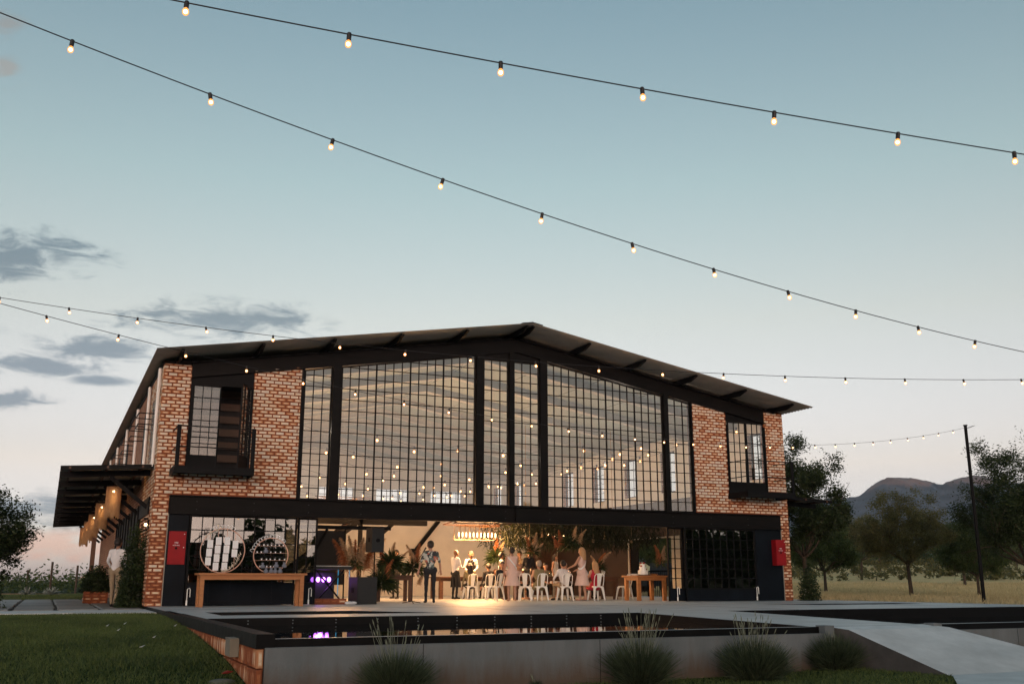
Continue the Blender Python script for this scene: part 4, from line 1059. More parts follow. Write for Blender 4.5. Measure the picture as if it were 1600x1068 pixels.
# hose cabinets
def hose(x0, x1, y0, z0, z1, label, side):
    c = thing('hose_cabinet', label, 'cabinet', ((x0+x1)/2, y0, z0), group='red hose cabinets')
    mb = MB(); mb.box(x0, x1, y0, -.002, z0, z1); mb.build('case', M_red, c)
    mb = MB(); mb.box(x0+.012, x1-.012, y0-.012, y0-.001, z0+.012, z1-.012); d = mb.build('door', M_red, c)
    mb = MB(); mb.ball((x1-.05, y0-.016, z0+.42), .014, 8, 5); mb.ball((x1-.05, y0-.016, z1-.07), .014, 8, 5); mb.build('knob', M_white, d)
    mb = MB(); mb.lathe([(.03, 0), (.03, .004)], (0, 0, 0), 12); mb.xf(Matrix.Translation(((x0+x1)/2-.02, y0-.0125, z0+.40)) @ Matrix.Rotation(rad(90), 4, 'X')); mb.build('lock_plate', M_steel, d)
    for txt, sz, dz in (('FIRE', .05, .52), ('HOSE REEL', .035, .46)):
        cu = bpy.data.curves.new('lettering', 'FONT'); cu.body = txt; cu.size = sz; cu.align_x = 'CENTER'; cu.extrude = .001
        to = bpy.data.objects.new('tmp', cu); col.objects.link(to); dg = bpy.context.evaluated_depsgraph_get()
        me = bpy.data.meshes.new_from_object(to.evaluated_get(dg)); bpy.data.objects.remove(to); me.materials.append(M_paper)
        o = link('lettering', me, d, False); o.location = Vector(((x0+x1)/2-.02, y0-.0145, z0+dz)) - wloc(d); o.rotation_euler = (rad(90), 0, 0)
    return c
hose(-3.22, -2.80, -.05, 1.02, 1.84, 'red hose cabinet on the dark panel at the left end of the front', -1)
hose(15.72, 16.12, -.22, 1.12, 1.94, 'red hose cabinet jutting from the dark panel at the right end', 1)

# ring displays on the console table
def torus(mb, c, R, r_, n=40, k=6, m=0):
    vs = []; fs = []
    for i in range(n):
        a = 2*math.pi*i/n
        for j in range(k):
            b_ = 2*math.pi*j/k; q = R+r_*math.cos(b_); vs.append((c[0]+q*math.cos(a), c[1]+r_*math.sin(b_), c[2]+q*math.sin(a)))
    for i in range(n):
        for j in range(k): fs.append((i*k+j, ((i+1) % n)*k+j, ((i+1) % n)*k+(j+1) % k, i*k+(j+1) % k))
    return mb.add(vs, fs, m)
def scribble(c, R, a0, a1, n, amp, seed):
    """looping wire script laid along the top of a ring"""
    r_ = random.Random(seed); pts = []
    for i in range(n):
        t = i/(n-1); a = a0+(a1-a0)*t; ph = t*n*.55
        h = amp*(.5+.5*math.sin(ph*1.0))*(1.4 if r_.random() < .12 else 1); back = .012*math.cos(ph)
        q = R+.012+h; a += back/R*2
        pts.append((c[0]+q*math.cos(a), c[1]-.012, c[2]+q*math.sin(a)))
    return pts
ry = -1.05; RZ = .80
rd = thing('seating_ring', 'copper ring with rows of white seating cards on the console table', 'display', (-2.03, ry, RZ))
c0 = (-2.03, ry, RZ+.545)
mb = MB(); torus(mb, c0, .535, .013); mb.build('ring', M_ring, rd)
mb = MB(); mb.tube(scribble(c0, .535, rad(122), rad(62), 90, .075, 1), .006, 5); mb.build('script', M_paper, rd)
cols_ = [(-.32, [.16, -.05, -.26]), (-.125, [.23, .025, -.18, -.385]), (.085, [.235, .03, -.175, -.38]), (.29, [.15, -.06])]
for dx, zs in cols_:
    mb = MB(); xx = c0[0]+dx; zz = math.sqrt(.53**2-dx*dx); mb.box(xx-.006, xx+.006, ry-.003, ry+.003, c0[2]-zz, c0[2]+zz); mb.build('ribbon', M_ring, rd)
    for dz in zs: mb = MB(); mb.box(xx-.068+dz*.06, xx+.068+dz*.06, ry-.008, ry-.004, c0[2]+dz-.095, c0[2]+dz+.095); mb.build('card', M_paper, rd)
mb = MB(); r_ = random.Random(4)
for k in range(26):
    t = k/25; p = Vector((c0[0]+.02+t*.42, ry-.03, RZ+.03+t*t*.42)); d = Vector((r_.uniform(-1, 1), r_.uniform(-.6, .2), r_.uniform(.1, 1))).normalized()*r_.uniform(.06, .12)
    mb.bar(p, p+d, .035, .012, w2=.008, h2=.004)
for k in range(10):
    p = Vector((c0[0]-.42+k*.03, ry-.03, c0[2]+.36+k*.012)); d = Vector((r_.uniform(-1, .2), r_.uniform(-.6, .2), r_.uniform(-.4, .8))).normalized()*r_.uniform(.06, .12); mb.bar(p, p+d, .035, .012, w2=.008, h2=.004)
mb.build('dried_flowers', pm('dried_flower', (.60, .54, .44), .9), rd)
rs = thing('shot_ring', 'smaller copper ring with shelves of little white cups on the console table', 'display', (-.84, ry, RZ))
c1_ = (-.84, ry, RZ+.44)
mb = MB(); torus(mb, c1_, .43, .012); mb.build('ring', M_ring, rs)
mb = MB(); mb.tube(scribble(c1_, .43, rad(168), rad(42), 150, .07, 2), .006, 5); mb.build('script', M_paper, rs)
cup = MB(); cup.lathe([(.012, 0), (.020, .035), (.018, .037)], n=8); cupm = cup.mesh('cup', M_paper)
for k, dz in enumerate((.235, .06, -.115, -.29)):
    hw = math.sqrt(max(.01, .42**2-dz*dz)); mb = MB(); mb.box(c1_[0]-hw, c1_[0]+hw, ry-.02, ry+.02, c1_[2]+dz-.006, c1_[2]+dz); mb.build('shelf', M_ring, rs)
    for j in range(7):
        if r_.random() < .2: continue
        x = c1_[0]-hw*.85+j*hw*1.7/6+r_.uniform(-.01, .01); o = link('cup', cupm, rs, False); o.location = Vector((x, ry, c1_[2]+dz)) - wloc(rs)
pouch = MB(); pouch.lathe([(.03, 0), (.062, .02), (.055, .07), (.022, .10), (.04, .135)], n=10); pm_ = pouch.mesh('gift_pouch', pm('slate_cloth', (.16, .18, .23), .9), True)
for k, (dx, dz) in enumerate(((-.11, 0), (.02, 0), (.12, 0), (.24, .0), (-.2, .12), (.14, .135), (.34, .135), (-.14, .49))):
    o = link('gift_pouch', pm_, rs, False); o.location = Vector((c1_[0]+dx, ry-.045, RZ+.002+dz)) - wloc(rs)

# ================================================================== BAND CORNER
def cabinet_speaker(name, label, loc, rz, w_, d, h, dz=0):
    s = thing(name, label, 'speaker', loc, rz)
    mb = MB(); mb.prism([(-w_/2, dz), (w_/2, dz), (w_/2, dz+h), (-w_/2, dz+h)], -d*.0, d); mb.build('case', M_blackplastic, s, wc=False)
    mb = MB(); mb.box(-w_/2+.02, w_/2-.02, -.015, -.001, dz+.02, dz+h-.02); mb.build('grille', M_greyplastic, s, wc=False)
    for sx in (-1, 1): mb = MB(); mb.box(sx*(w_/2+.004)-.004, sx*(w_/2+.004)+.004, d*.4, d*.65, dz+h*.42, dz+h*.6); mb.build('handle', M_steel, s, wc=False)
    return s
cabinet_speaker('subwoofer', 'big black floor subwoofer standing at the edge of the opening', (2.05, .15, .002), .12, .58, .62, .72)
sp = cabinet_speaker('loudspeaker', 'black loudspeaker on a pole above the subwoofer', (2.32, .75, 0), math.pi+.2, .38, .36, .66, 1.40)
mb = MB(); mb.tube([(0, .18, .73), (0, .18, 1.42)], .018, 8); mb.build('pole', M_steel, sp, wc=False)
mb = MB(); mb.tube([(-.0, -.002+.36, 1.72), (0, .39, 1.72)], [.06, .05], 10); mb.build('rear_socket', M_steel, sp, wc=False)
kbd = thing('keyboard', 'stage keyboard on a cross stand behind the left glass leaf', 'keyboard', (1.35, 1.5, 0), .05)
mb = MB(); mb.box(-.6, .6, -.16, .16, .93, 1.02); mb.build('case', M_blackplastic, kbd, wc=False)
mb = MB(); mb.box(-.56, .56, -.15, -.02, 1.021, 1.035); mb.build('keys', M_white, kbd, wc=False)
mb = MB(); mb.bar((-.4, 0, .03), (.4, 0, .92), .04, .04); mb.bar((.4, .05, .03), (-.4, .05, .92), .04, .04); mb.bar((-.45, -.2, .02), (-.45, .25, .02), .04, .04); mb.bar((.45, -.2, .02), (.45, .25, .02), .04, .04); mb.build('stand', M_steel, kbd, wc=False)
led = thing('stage_light', 'violet lit stage light bar standing below the keyboard', 'stage light', (1.25, 2.1, 0))
mb = MB(); mb.box(.75, 1.65, 2.14, 2.2, .05, .85); mb.build('board', M_blackplastic, led)
for k in range(4): mb = MB(); mb.ball((1.0+k*.16, 2.10, .66), .055, 10, 6, 0, 1, .5, 1.3); mb.build('lamp', M_purple, led)
point('stage_lamp_light', (1.25, 1.95, .66), 2.0, led, (.5, .15, 1.0), .1)
for x in (1.72, 2.05): mb = MB(); mb.box(x-.008, x+.008, 2.0, 2.02, .15, 1.0); mb.build('glow_strip', M_cyan, led)
plinth = thing('brick_plinth', 'low brick stage edge under the band equipment', 'plinth', (1.15, .45, 0))
mb = MB(); mb.box(.64, 1.55, .38, .9, .002, .15); mb.build('core', M_mortar, plinth)
for k in range(4):
    o = link('brick', BM[k % 6], plinth); o.location = Vector((.76+k*.225, .365, .08)) - wloc(plinth)
# microphone stand
ms = thing('microphone_stand', 'black microphone stand beside the man in the floral shirt', 'microphone', (3.62, .95, 0))
mb = MB()
for a in (0.3, 2.4, 4.5): mb.bar((3.62, .95, .06), (3.62+.3*math.cos(a), .95+.3*math.sin(a), .012), .022, .018)
mb.build('tripod', M_steel, ms); mb = MB(); mb.tube([(3.62, .95, .05), (3.62, .95, .98)], .012, 8); mb.build('column', M_steel, ms)
mb = MB(); mb.tube([(3.58, .95, .90), (3.92, .95, 1.42)], .009, 6); mb.build('boom', M_steel, ms); mb = MB(); mb.tube([(3.92, .95, 1.42), (3.99, .95, 1.53), (4.01, .95, 1.56)], [.014, .022, .024], 8); mb.build('microphone', M_blackplastic, ms)
bd = thing('stage_backdrop', 'black stage backdrop frame behind the keyboard', 'backdrop', (2.3, 6.2, 0))
mb = MB(); mb.box(1.95, 3.0, 6.2, 6.24, .5, 2.25); mb.build('cloth', M_black, bd)
for x in (1.92, 3.03): mb = MB(); mb.tube([(x, 6.22, .002), (x, 6.22, 2.3)], .025, 8); mb.build('upright', M_steel, bd)
mb = MB(); mb.bar((1.0, 6.22, 2.36), (4.6, 6.22, 2.36), .1, .12); mb.bar((1.2, 6.2, .05), (2.4, 6.2, 2.3), .06, .08); mb.build('truss', M_steel, bd)
# rolled cable and white shoes lying by the plinth
mb = MB(); torus(mb, (0, 0, 0), .14, .02, 24, 6); mb.xf(Matrix.Translation((1.75, .2, .022)) @ Matrix.Rotation(rad(90), 4, 'X')); tag(mb.build('cable_coil', M_cable), 'coiled black cable on the floor left of the subwoofer', 'cable')
mb = MB(); mb.ball((1.5, -.05, .045), .075, 10, 6, 0, 1.6, .7, .6); mb.ball((1.62, -.02, .045), .07, 10, 6, 0, 1.6, .7, .6); tag(mb.build('white_cloth', M_cotton, smooth=True), 'crumpled white cloth on the floor beside the cable', 'cloth')

# ================================================================== FLOWERS
def blades(pts, dirs, ln, wd, droop, segs=2):
    """ribbons as quads: arrays of base points, unit directions"""
    pts = np.asarray(pts); dirs = np.asarray(dirs); n = len(pts); ln = np.broadcast_to(ln, n)[:, None]; wd = np.broadcast_to(wd, n)[:, None]
    side = np.cross(dirs, RNG.normal(size=(n, 3))); side /= np.linalg.norm(side, axis=1)[:, None]+1e-9
    rows = []
    for s in range(segs+1):
        t = s/segs; c = pts+dirs*ln*t+np.array([0, 0, -1])*droop*ln*t*t; wv = wd*(1-.85*t)*.5
        rows += [c-side*wv, c+side*wv]
    V = np.stack(rows, 1).reshape(-1, 3); per = 2*(segs+1); b = np.arange(n)[:, None]*per
    Fs = np.concatenate([b+np.array([2*s, 2*s+1, 2*s+3, 2*s+2]) for s in range(segs)], 0)
    return V, Fs
def unit(n, zmin=-1.0):
    d = RNG.normal(size=(n*3, 3)); d /= np.linalg.norm(d, axis=1)[:, None]; d = d[d[:, 2] > zmin]; return d[:n]
def plume(c, h, lean, n=520):
    """pampas feather: fine strands along a leaning stalk"""
    c = np.asarray(c, float); lean = np.asarray(lean, float); t = RNG.random(n)**.8
    p = c+np.outer(t*h, [0, 0, 1])+np.outer(t*t, lean)
    d = RNG.normal(size=(n, 3))*.6+np.array([0, 0, .7])+lean*.8; d /= np.linalg.norm(d, axis=1)[:, None]
    return blades(p, d, .30*h*(1.25-t), .022, .55)
def arrangement(name, label, c, r_, nleaf, plumes, leafm=M_leaf, pot=None, pm1=M_pampas, cat='flowers'):
    a = thing(name, label, cat, c)
    n = nleaf; d = unit(n, -.5); p = np.asarray(c)+d*RNG.random((n, 1))**.5*r_*.55
    V, Fs = blades(p, d, r_*.55*RNG.uniform(.6, 1.3, n), .045*r_/.4, .3)
    link('leaves', arrmesh('leaves', V, Fs, 4, leafm), a)
    for k, (dx, dy, dz, h, lx) in enumerate(plumes):
        V, Fs = plume((c[0]+dx, c[1]+dy, c[2]+dz), h, (lx, 0, 0)); link('plume', arrmesh('plume', V, Fs, 4, pm1 if k % 3 else M_rust), a)
    if pot: mb = MB(); mb.lathe([(.08, 0), (.12, .05), (.10, .22), (.06, .26)], (c[0], c[1], pot), 14); mb.build('vase', M_dwood, a, True)
    return a
arrangement('pampas_arrangement', 'huge tan pampas fan behind the keyboard and loudspeaker', (2.95, 4.6, 1.1), .35, 160, [(-.3+.1*k, .1*(k % 2), -.15+.06*(k % 3), .95, -.45+.15*k) for k in range(8)], M_leaf2)
arrangement('flower_arrangement', 'leafy dark arrangement with rust plumes right of the loudspeaker', (3.9, 3.9, 1.12), .55, 420, [(-.2, 0, 0, .5, -.2), (.05, .1, .1, .6, .1), (.25, 0, 0, .45, .35)], M_leaf, .80)
arrangement('flower_arrangement', 'trailing greenery with orange plumes hanging beside the microphone stand', (4.75, 4.2, 1.0), .45, 330, [(.1, 0, .1, .7, .1), (.0, 0, .15, .6, -.25), (.2, 0, -.5, .4, .2)], M_leaf)
arrangement('flower_arrangement', 'low dark foliage with rust plumes behind the subwoofer', (3.2, 2.6, .55), .55, 420, [(.1, 0, .1, .6, .25), (-.15, 0, .2, .5, -.2)], M_leaf)
arrangement('flower_arrangement', 'dark leaf arrangement with pale plume on the table under the chandelier', (9.35, 8.1, 1.45), .5, 380, [(0, 0, .2, .55, .05), (.15, 0, .15, .5, .2)], M_leaf, .80)
arrangement('flower_arrangement', 'pink and tan plume arrangement left of the blonde girl', (9.2, 4.6, 1.6), .38, 160, [(-.1, 0, .0, .5, -.15), (.05, 0, .05, .6, .1), (.15, 0, -.1, .4, .25)], M_leaf, .80)
arrangement('flower_arrangement', 'big white and rust blossom arrangement above the blonde girl', (10.55, 4.5, 1.85), .45, 260, [(-.3, 0, .0, .5, -.1), (.2, 0, .15, .5, .1), (.4, 0, .1, .45, .3), (-.45, 0, -.1, .4, -.2)], M_leaf)
arrangement('flower_arrangement', 'tan plumes with leaves at the right end of the middle table', (12.1, 5.2, 1.12), .35, 200, [(.0, 0, 0, .5, .3), (.1, 0, .1, .45, .45), (-.1, 0, 0, .4, -.2)], M_leaf, .80)
arrangement('flower_arrangement', 'tall pale pampas seen through the right glass door leaf', (13.0, 2.5, 1.2), .3, 120, [(0, 0, 0, .6, -.2), (.1, 0, .1, .5, .1)], M_leaf2)
# hanging greenery installation
hg = thing('hanging_greenery', 'dark greenery canopy hung on ropes above the middle table', 'plants', (11.2, 6.5, 3.2))
n = 11000; p = np.stack([RNG.uniform(9.2, 15.2, n), RNG.uniform(5.4, 9.6, n), RNG.uniform(2.1, 3.3, n)], 1)
keep = (np.sin(p[:, 0]*2.1)*np.sin(p[:, 1]*1.9+1)+RNG.normal(size=n)*.35 > -.35); p = p[keep]; p[:, 2] -= .35*np.abs(np.sin(p[:, 0]*3.1))*RNG.random(len(p))
d = unit(len(p)+200)[:len(p)]; d[:, 2] -= .5; d /= np.linalg.norm(d, axis=1)[:, None]
V, Fs = blades(p, d, RNG.uniform(.12, .32, len(p)), .05, .4); tag(link('foliage', arrmesh('foliage', V, Fs, 4, M_leafh), hg), kind='stuff')
for k in range(6): mb = MB(); x = 9.6+k*.9; y = 6+.8*(k % 2); mb.tube([(x, y, 2.9), (x, y, 6.2)], .012, 5); mb.build('rope', M_lampshade, hg)
for k in range(7):
    mb = MB(); x, y = 9.5+k*.7, 5.5+.4*(k % 3); z = 2.0+.15*(k % 2)
    mb.tube([(x, y, z+.14), (x, y, z+.6)], .006, 5); mb.lathe([(.03, 0), (.05, .05), (.035, .14)], (x, y, z), 10); mb.build('hanging_lamp', M_lampshade, hg)
# tableware
def candle(x, y, z, h, label):
    t = thing('candle', label, 'candle', (x, y, z)); mb = MB(); mb.lathe([(.035, 0), (.035, h)], (x, y, z), 10); mb.build('wax', M_rust, t)
    mb = MB(); mb.lathe([(.004, 0), (.014, .018), (.003, .05)], (x, y, z+h), 8); mb.build('flame', M_candle, t)
candle(8.75, 4.45, .782, .20, 'tall lit candle on the middle table right of the dark-haired girl')
candle(8.5, 4.5, .782, .10, 'short lit candle on the middle table beside the tall one')
candle(8.0, 7.8, .782, .12, 'lit candle on the table between the seated dark-haired guests')
candle(8.25, 7.75, .782, .16, 'second lit candle under the chandelier, right of the other')
gl = MB(); gl.lathe([(.028, 0), (.006, .01), (.006, .09), (.035, .13), (.032, .19)], n=10); glm = gl.mesh('wine_glass', M_glass, True)
for k in range(9):
    o = link('wine_glass', glm); x = 9.2+k*.36; o.location = (x, 4.5+.12*(k % 3), .783)
    tag(o, '%s clear wine glass from the left in the row on the middle dining table' % ('first', 'second', 'third', 'fourth', 'fifth', 'sixth', 'seventh', 'eighth', 'ninth')[k], 'glass', 'wine glasses on the middle table')
ck = thing('cake', 'white tiered cake with red fruit on a board on the serving table', 'cake', (12.05, 2.1, .8))
mb = MB(); mb.lathe([(.24, 0), (.24, .03)], (12.05, 2.1, .80), 20); mb.build('board', M_dwood, ck)
mb = MB(); mb.lathe([(.17, .03), (.17, .17), (.12, .175), (.12, .29), (.08, .295), (.08, .38)], (12.05, 2.1, .80), 20); mb.build('tiers', M_white, ck)
mb = MB()
for k in range(7): a = k*.9; mb.ball((12.05+.1*math.cos(a), 2.1+.1*math.sin(a), 1.0+.1*(k % 3)), .035, 8, 5)
mb.build('fruit', M_red, ck)
for k, (dx, lab) in enumerate(((-.35, 'white dish of bread left of the cake'), (.38, 'flat wooden platter right of the cake'))):
    mb = MB(); mb.lathe([(.10, 0), (.15, .05), (.13, .055), (.10, .02)], (12.05+dx, 2.05, .802), 16); tag(mb.build('dish', M_white if k == 0 else M_wood), lab, 'dish')
# railing beyond the side door
rl = thing('railing', 'black metal railing outside the side doorway', 'railing', (17.6, 7.5, 0))
mb = MB(); mb.box(17.55, 17.6, 5.0, 10.6, 1.02, 1.07)
for y in np.arange(5.0, 10.7, .14): mb.box(17.565, 17.585, y-.008, y+.008, .0, 1.02)
mb.build('bars', M_steel, rl)
for y in (5.0, 7.8, 10.6): mb = MB(); mb.box(17.54, 17.61, y-.03, y+.03, 0, 1.07); mb.build('post', M_steel, rl)
# side door leaf standing open
mb = MB(); mb.box(16.3, 16.34, 9.3, 9.9, 0, 2.28); mb.build('open_leaf', M_steel, hall)
# parked pickup outside
car = thing('pickup_truck', 'dark off-road pickup parked outside, seen through the side doorway', 'car', (26.0, 22.0, float(ground_z(26, 22))), rad(35))
mcar = pm('car_paint', (.05, .055, .06), .25, .1, 3, 0, spec=.6)
mb = MB(); mb.prism([(-2.1, .45), (2.2, .45), (2.25, .95), (1.3, 1.05), (-2.1, 1.02)], -.85, .85); mb.build('body', mcar, car, wc=False)
mb = MB(); mb.prism([(-.9, 1.03), (1.25, 1.05), (.55, 1.68), (-.75, 1.70)], -.72, .72); mb.build('cab', mcar, car, wc=False)
mb = MB(); mb.prism([(-.65, 1.1), (1.0, 1.1), (.5, 1.6), (-.6, 1.62)], -.735, .735); mb.build('window', M_dglass, car, wc=False)
for x in (-1.4, 1.4):
    for y in (-.82, .82):
        mb = MB(); mb.lathe([(.2, -.11), (.36, -.1), (.38, 0), (.36, .1), (.2, .11)], n=18); mb.xf(Matrix.Translation((x, y, .38)) @ Matrix.Rotation(rad(90), 4, 'X')); wh = mb.build('wheel', M_blackplastic, car, wc=False)
for y in (-.6, .6): mb = MB(); mb.box(2.22, 2.27, y-.15, y+.15, .72, .88); mb.build('headlight', M_white, car, wc=False)
mb = MB(); mb.box(2.2, 2.38, -.8, .8, .42, .62); mb.build('bumper', M_pipe, car, wc=False)

# pendant lamps under the left canopy
for k, (y, lab) in enumerate(((3.0, 'nearest straw pendant lamp glowing under the left canopy'), (9.6, 'second straw pendant lamp under the left canopy'), (15.8, 'third straw pendant lamp under the left canopy'), (21, 'fourth straw pendant lamp under the left canopy'), (26.5, 'farthest straw pendant lamp under the left canopy'))):
    x, z0, z1 = -4.46, 2.30, 3.16
    t = thing('pendant_lamp', lab, 'lamp', (x, y, z0), group='straw pendant lamps under the canopy')
    mb = MB(); r_ = random.Random(k)
    for j in range(34):
        a = 2*math.pi*j/34; q = .185; zz = z0+r_.uniform(-.05, .10); mb.bar((x+q*math.cos(a), y+q*math.sin(a), z1), (x+q*1.02*math.cos(a), y+q*1.02*math.sin(a), zz), .026, .006)
    mb.build('shade', M_lampshade, t); mb = MB(); mb.tube([(x, y, z1), (x, y, 3.36)], .008, 6); mb.build('cord', M_cable, t)
    mb = MB(); torus(mb, (0, 0, 0), .185, .01, 20, 5); mb.xf(Matrix.Translation((x, y, z1)) @ Matrix.Rotation(rad(90), 4, 'X')); mb.build('hoop', M_dwood, t)
    mb = MB(); mb.ball((x, y, z1-.13), .03, 10, 6); mb.build('bulb', M_bulb, t, True); point('lamp_light', (x, y, z1-.28), 3.0, t, (1, .6, .28), .05)
# wall lantern by the side door
wl_ = thing('wall_lantern', 'lit lantern on the wall beside the side entrance door', 'lamp', (-3.72, .6, 1.95))
mb = MB(); mb.box(-3.80, -3.70, .52, .66, 2.15, 2.19); mb.box(-3.80, -3.70, .52, .66, 1.86, 1.89); mb.box(-3.70, -3.67, .55, .63, 1.9, 2.15); mb.build('frame', M_steel, wl_)
mb = MB(); mb.ball((-3.75, .59, 2.02), .035, 8, 6); mb.build('bulb', M_bulbin, wl_, True)
# ================================================================== TREES AND PLANTS
def leaf_quads(P, size, flat=.35):
    n = len(P); a = RNG.normal(size=(n, 3)); a[:, 2] *= .6; a /= np.linalg.norm(a, axis=1)[:, None]
    b = np.cross(a, RNG.normal(size=(n, 3))); b /= np.linalg.norm(b, axis=1)[:, None]
    s = size*RNG.uniform(.6, 1.35, n)[:, None]
    c = np.cross(a, b)*s*.12
    V = np.stack([P-a*s, P+b*s*.42+c, P+a*s, P-b*s*.42+c], 1).reshape(-1, 3)
    return V, np.arange(n*4).reshape(n, 4)
def tree_meshes(seed, H, trunk_h, R, nleaf, lsize, lmat, r0=.11, lean=(0, 0), shape=1.0, gaps=.5, nl=9, droop=0.0):
    """trunk with recursive limbs; leaves sit in clumps round the twigs"""
    rg = random.Random(seed); mb = MB(); tips = []
    def limb(p, d, ln, r_, lev):
        pts = [p]; q = p.copy(); dd = d.copy(); n = 4
        for i in range(n):
            dd = (dd+Vector((rg.uniform(-.22, .22), rg.uniform(-.22, .22), rg.uniform(-.10, .16)-droop*lev*.1))).normalized(); q = q+dd*(ln/n); pts.append(q.copy())
        mb.tube(pts, [r_*(1-.5*i/n) for i in range(n+1)], 7 if lev == 0 else 5)
        if lev >= 3 or r_ < .006:
            tips.append(pts[-1]); tips.append(pts[2]); return
        m = rg.randint(2, 3) if lev else 3
        for k in range(m):
            a = rg.uniform(0, 6.28); tilt = rg.uniform(.45, .95)
            o_ = dd.orthogonal().normalized(); o_.rotate(Matrix.Rotation(a, 3, dd)); nd = (dd*math.cos(tilt)+o_*math.sin(tilt)); nd.z += .12; nd.normalize()
            limb(pts[-1 if k else 3], nd, ln*rg.uniform(.6, .8), r_*.5, lev+1)
        tips.append(pts[-1])
    base = [Vector((0, 0, -.15)), Vector((lean[0]*.3, lean[1]*.3, trunk_h*.4)), Vector((lean[0], lean[1], trunk_h))]
    mb.tube([base[0], Vector((0, 0, .1)), base[1], base[2]], [r0*1.35, r0*1.1, r0*.9, r0*.75], 9)
    for k in range(nl):
        a = k*2.399+rg.uniform(-.4, .4); t = .75+.25*k/nl; p = base[1].lerp(base[2], min(1, t+.1)); up = rg.uniform(.35, 1.3) if k else 3.0
        d = Vector((math.cos(a), math.sin(a), up)).normalized()
        limb(p, d, (H-trunk_h)*rg.uniform(.26, .36)*(R/((H-trunk_h)*.5))**(.5*(1-min(1, up/2))), r0*.5, 1)
    T = np.array([tuple(t) for t in tips])
    # keep tips inside an uneven crown envelope
    ctr = np.array([lean[0], lean[1], trunk_h+(H-trunk_h)*.48]); rel = (T-ctr)/np.array([R, R, (H-trunk_h)*.55])
    q = np.linalg.norm(rel, axis=1); sc = np.where(q > 1, 1/np.maximum(q, 1e-6), 1)[:, None]; T = ctr+(T-ctr)*sc
    extra = unit(int(70*shape)+40, -.9); ex = ctr+extra*np.array([R, R, (H-trunk_h)*.54])*(.35+.62*RNG.random((len(extra), 1))); T = np.concatenate([T, ex])
    w_ = RNG.random(len(T))**gaps; pick = RNG.choice(len(T), nleaf, p=w_/w_.sum()); spread = R*.09
    P = T[pick]+RNG.normal(size=(nleaf, 3))*spread*np.array([1, 1, .75]); P[:, 2] = np.maximum(P[:, 2], trunk_h*.72+RNG.random(nleaf)*.4)
    V, Fs = leaf_quads(P, lsize)
    return mb.mesh('trunk', M_bark, True), arrmesh('crown', V, Fs, 4, lmat)
def tree(label, loc, ms, rz=0, sc=1, group=None, name='tree', z=None):
    t = thing(name, label, 'tree', (loc[0], loc[1], (float(ground_z(loc[0], loc[1])) if z is None else z)-.02), rz, group); t.scale = (sc, sc, sc)
    link('trunk', ms[0], t, False); link('crown', ms[1], t, False); return t
def px2ground(px, py, D):
    d = (_f*FPX + _r*(px-800) - _u*(py-534)); k = D/math.hypot(d.x, d.y); return (CAM.x+d.x*k, CAM.y+d.y*k)
G = 'trees on the dry field'
TA = tree_meshes(1, 6.9, 1.75, 2.0, 52000, .055, M_leaf, .10, (.15, .1), gaps=1.3)
TB = tree_meshes(2, 6.2, 1.9, 2.35, 46000, .055, M_leafo, .12, (-.1, .1), gaps=1.3)
TC = tree_meshes(3, 5.2, 1.3, 2.0, 36000, .062, M_leaf2, .10, gaps=1.2)
TD = tree_meshes(4, 8.6, 1.7, 2.9, 60000, .062, M_leaf, .14, (.2, 0), gaps=1.3)
def ptree(label, px, py, D, ms, rz, sc, name='tree'): return tree(label, px2ground(px, py, D), ms, rz, sc, G, name)
ptree('dark tree with two leafy peaks right beside the hall corner, white-painted trunk foot', 1262, 938, 40.5, TA, .4, .97)
ptree('round olive-green tree standing alone in the middle of the field', 1424, 925, 50, TB, 1.1, .80)
ptree('tall dark tree behind the black pole at the right edge', 1618, 915, 41, TD, 2.2, .74)
ptree('slim small dark tree left of the black pole', 1528, 908, 52, TC, .3, .74)
ptree('pale green bushy tree between the olive tree and the pole', 1506, 893, 78, TC, 2.0, .98)
ptree('second dark tree crowding the hall corner tree from behind', 1290, 915, 60, TC, 3.0, .95)
ptree('yellowish tree in the middle distance right of the hall corner tree', 1345, 885, 95, TB, 2.6, .95)
ptree('small round tree far back in front of the mountain foot', 1375, 882, 120, TC, 4.0, 1.1)
ptree('distant dark tree left of the olive tree', 1318, 880, 135, TC, 5.0, 1.2)
ptree('distant tree behind the pale green bushy one', 1535, 878, 140, TB, .9, 1.05)
ptree('distant dark tree at the right margin of the field', 1588, 880, 120, TC, .2, 1.2)
ptree('green tree outside, framed by the open side doorway', 1022, 900, 72, TC, 1.3, 1.15)
ptree('second green tree outside beyond the side doorway, farther off', 1050, 898, 95, TB, 3.3, 1.2)
# white-painted foot of the nearest trunk
p = px2ground(1262, 938, 40.5); gz = float(ground_z(*p)); mb = MB(); mb.tube([(p[0], p[1], gz-.05), (p[0]+.01, p[1], gz+.45)], [.155, .13], 10)
near = [o for o in col.objects if o.name == 'tree'][0]; o = mb.build('painted_foot', M_pipe, near); o.matrix_world = Matrix.Identity(4); o.parent = near
bpy.context.view_layer.update(); o.matrix_parent_inverse = near.matrix_world.inverted(); o.location = (0, 0, 0)
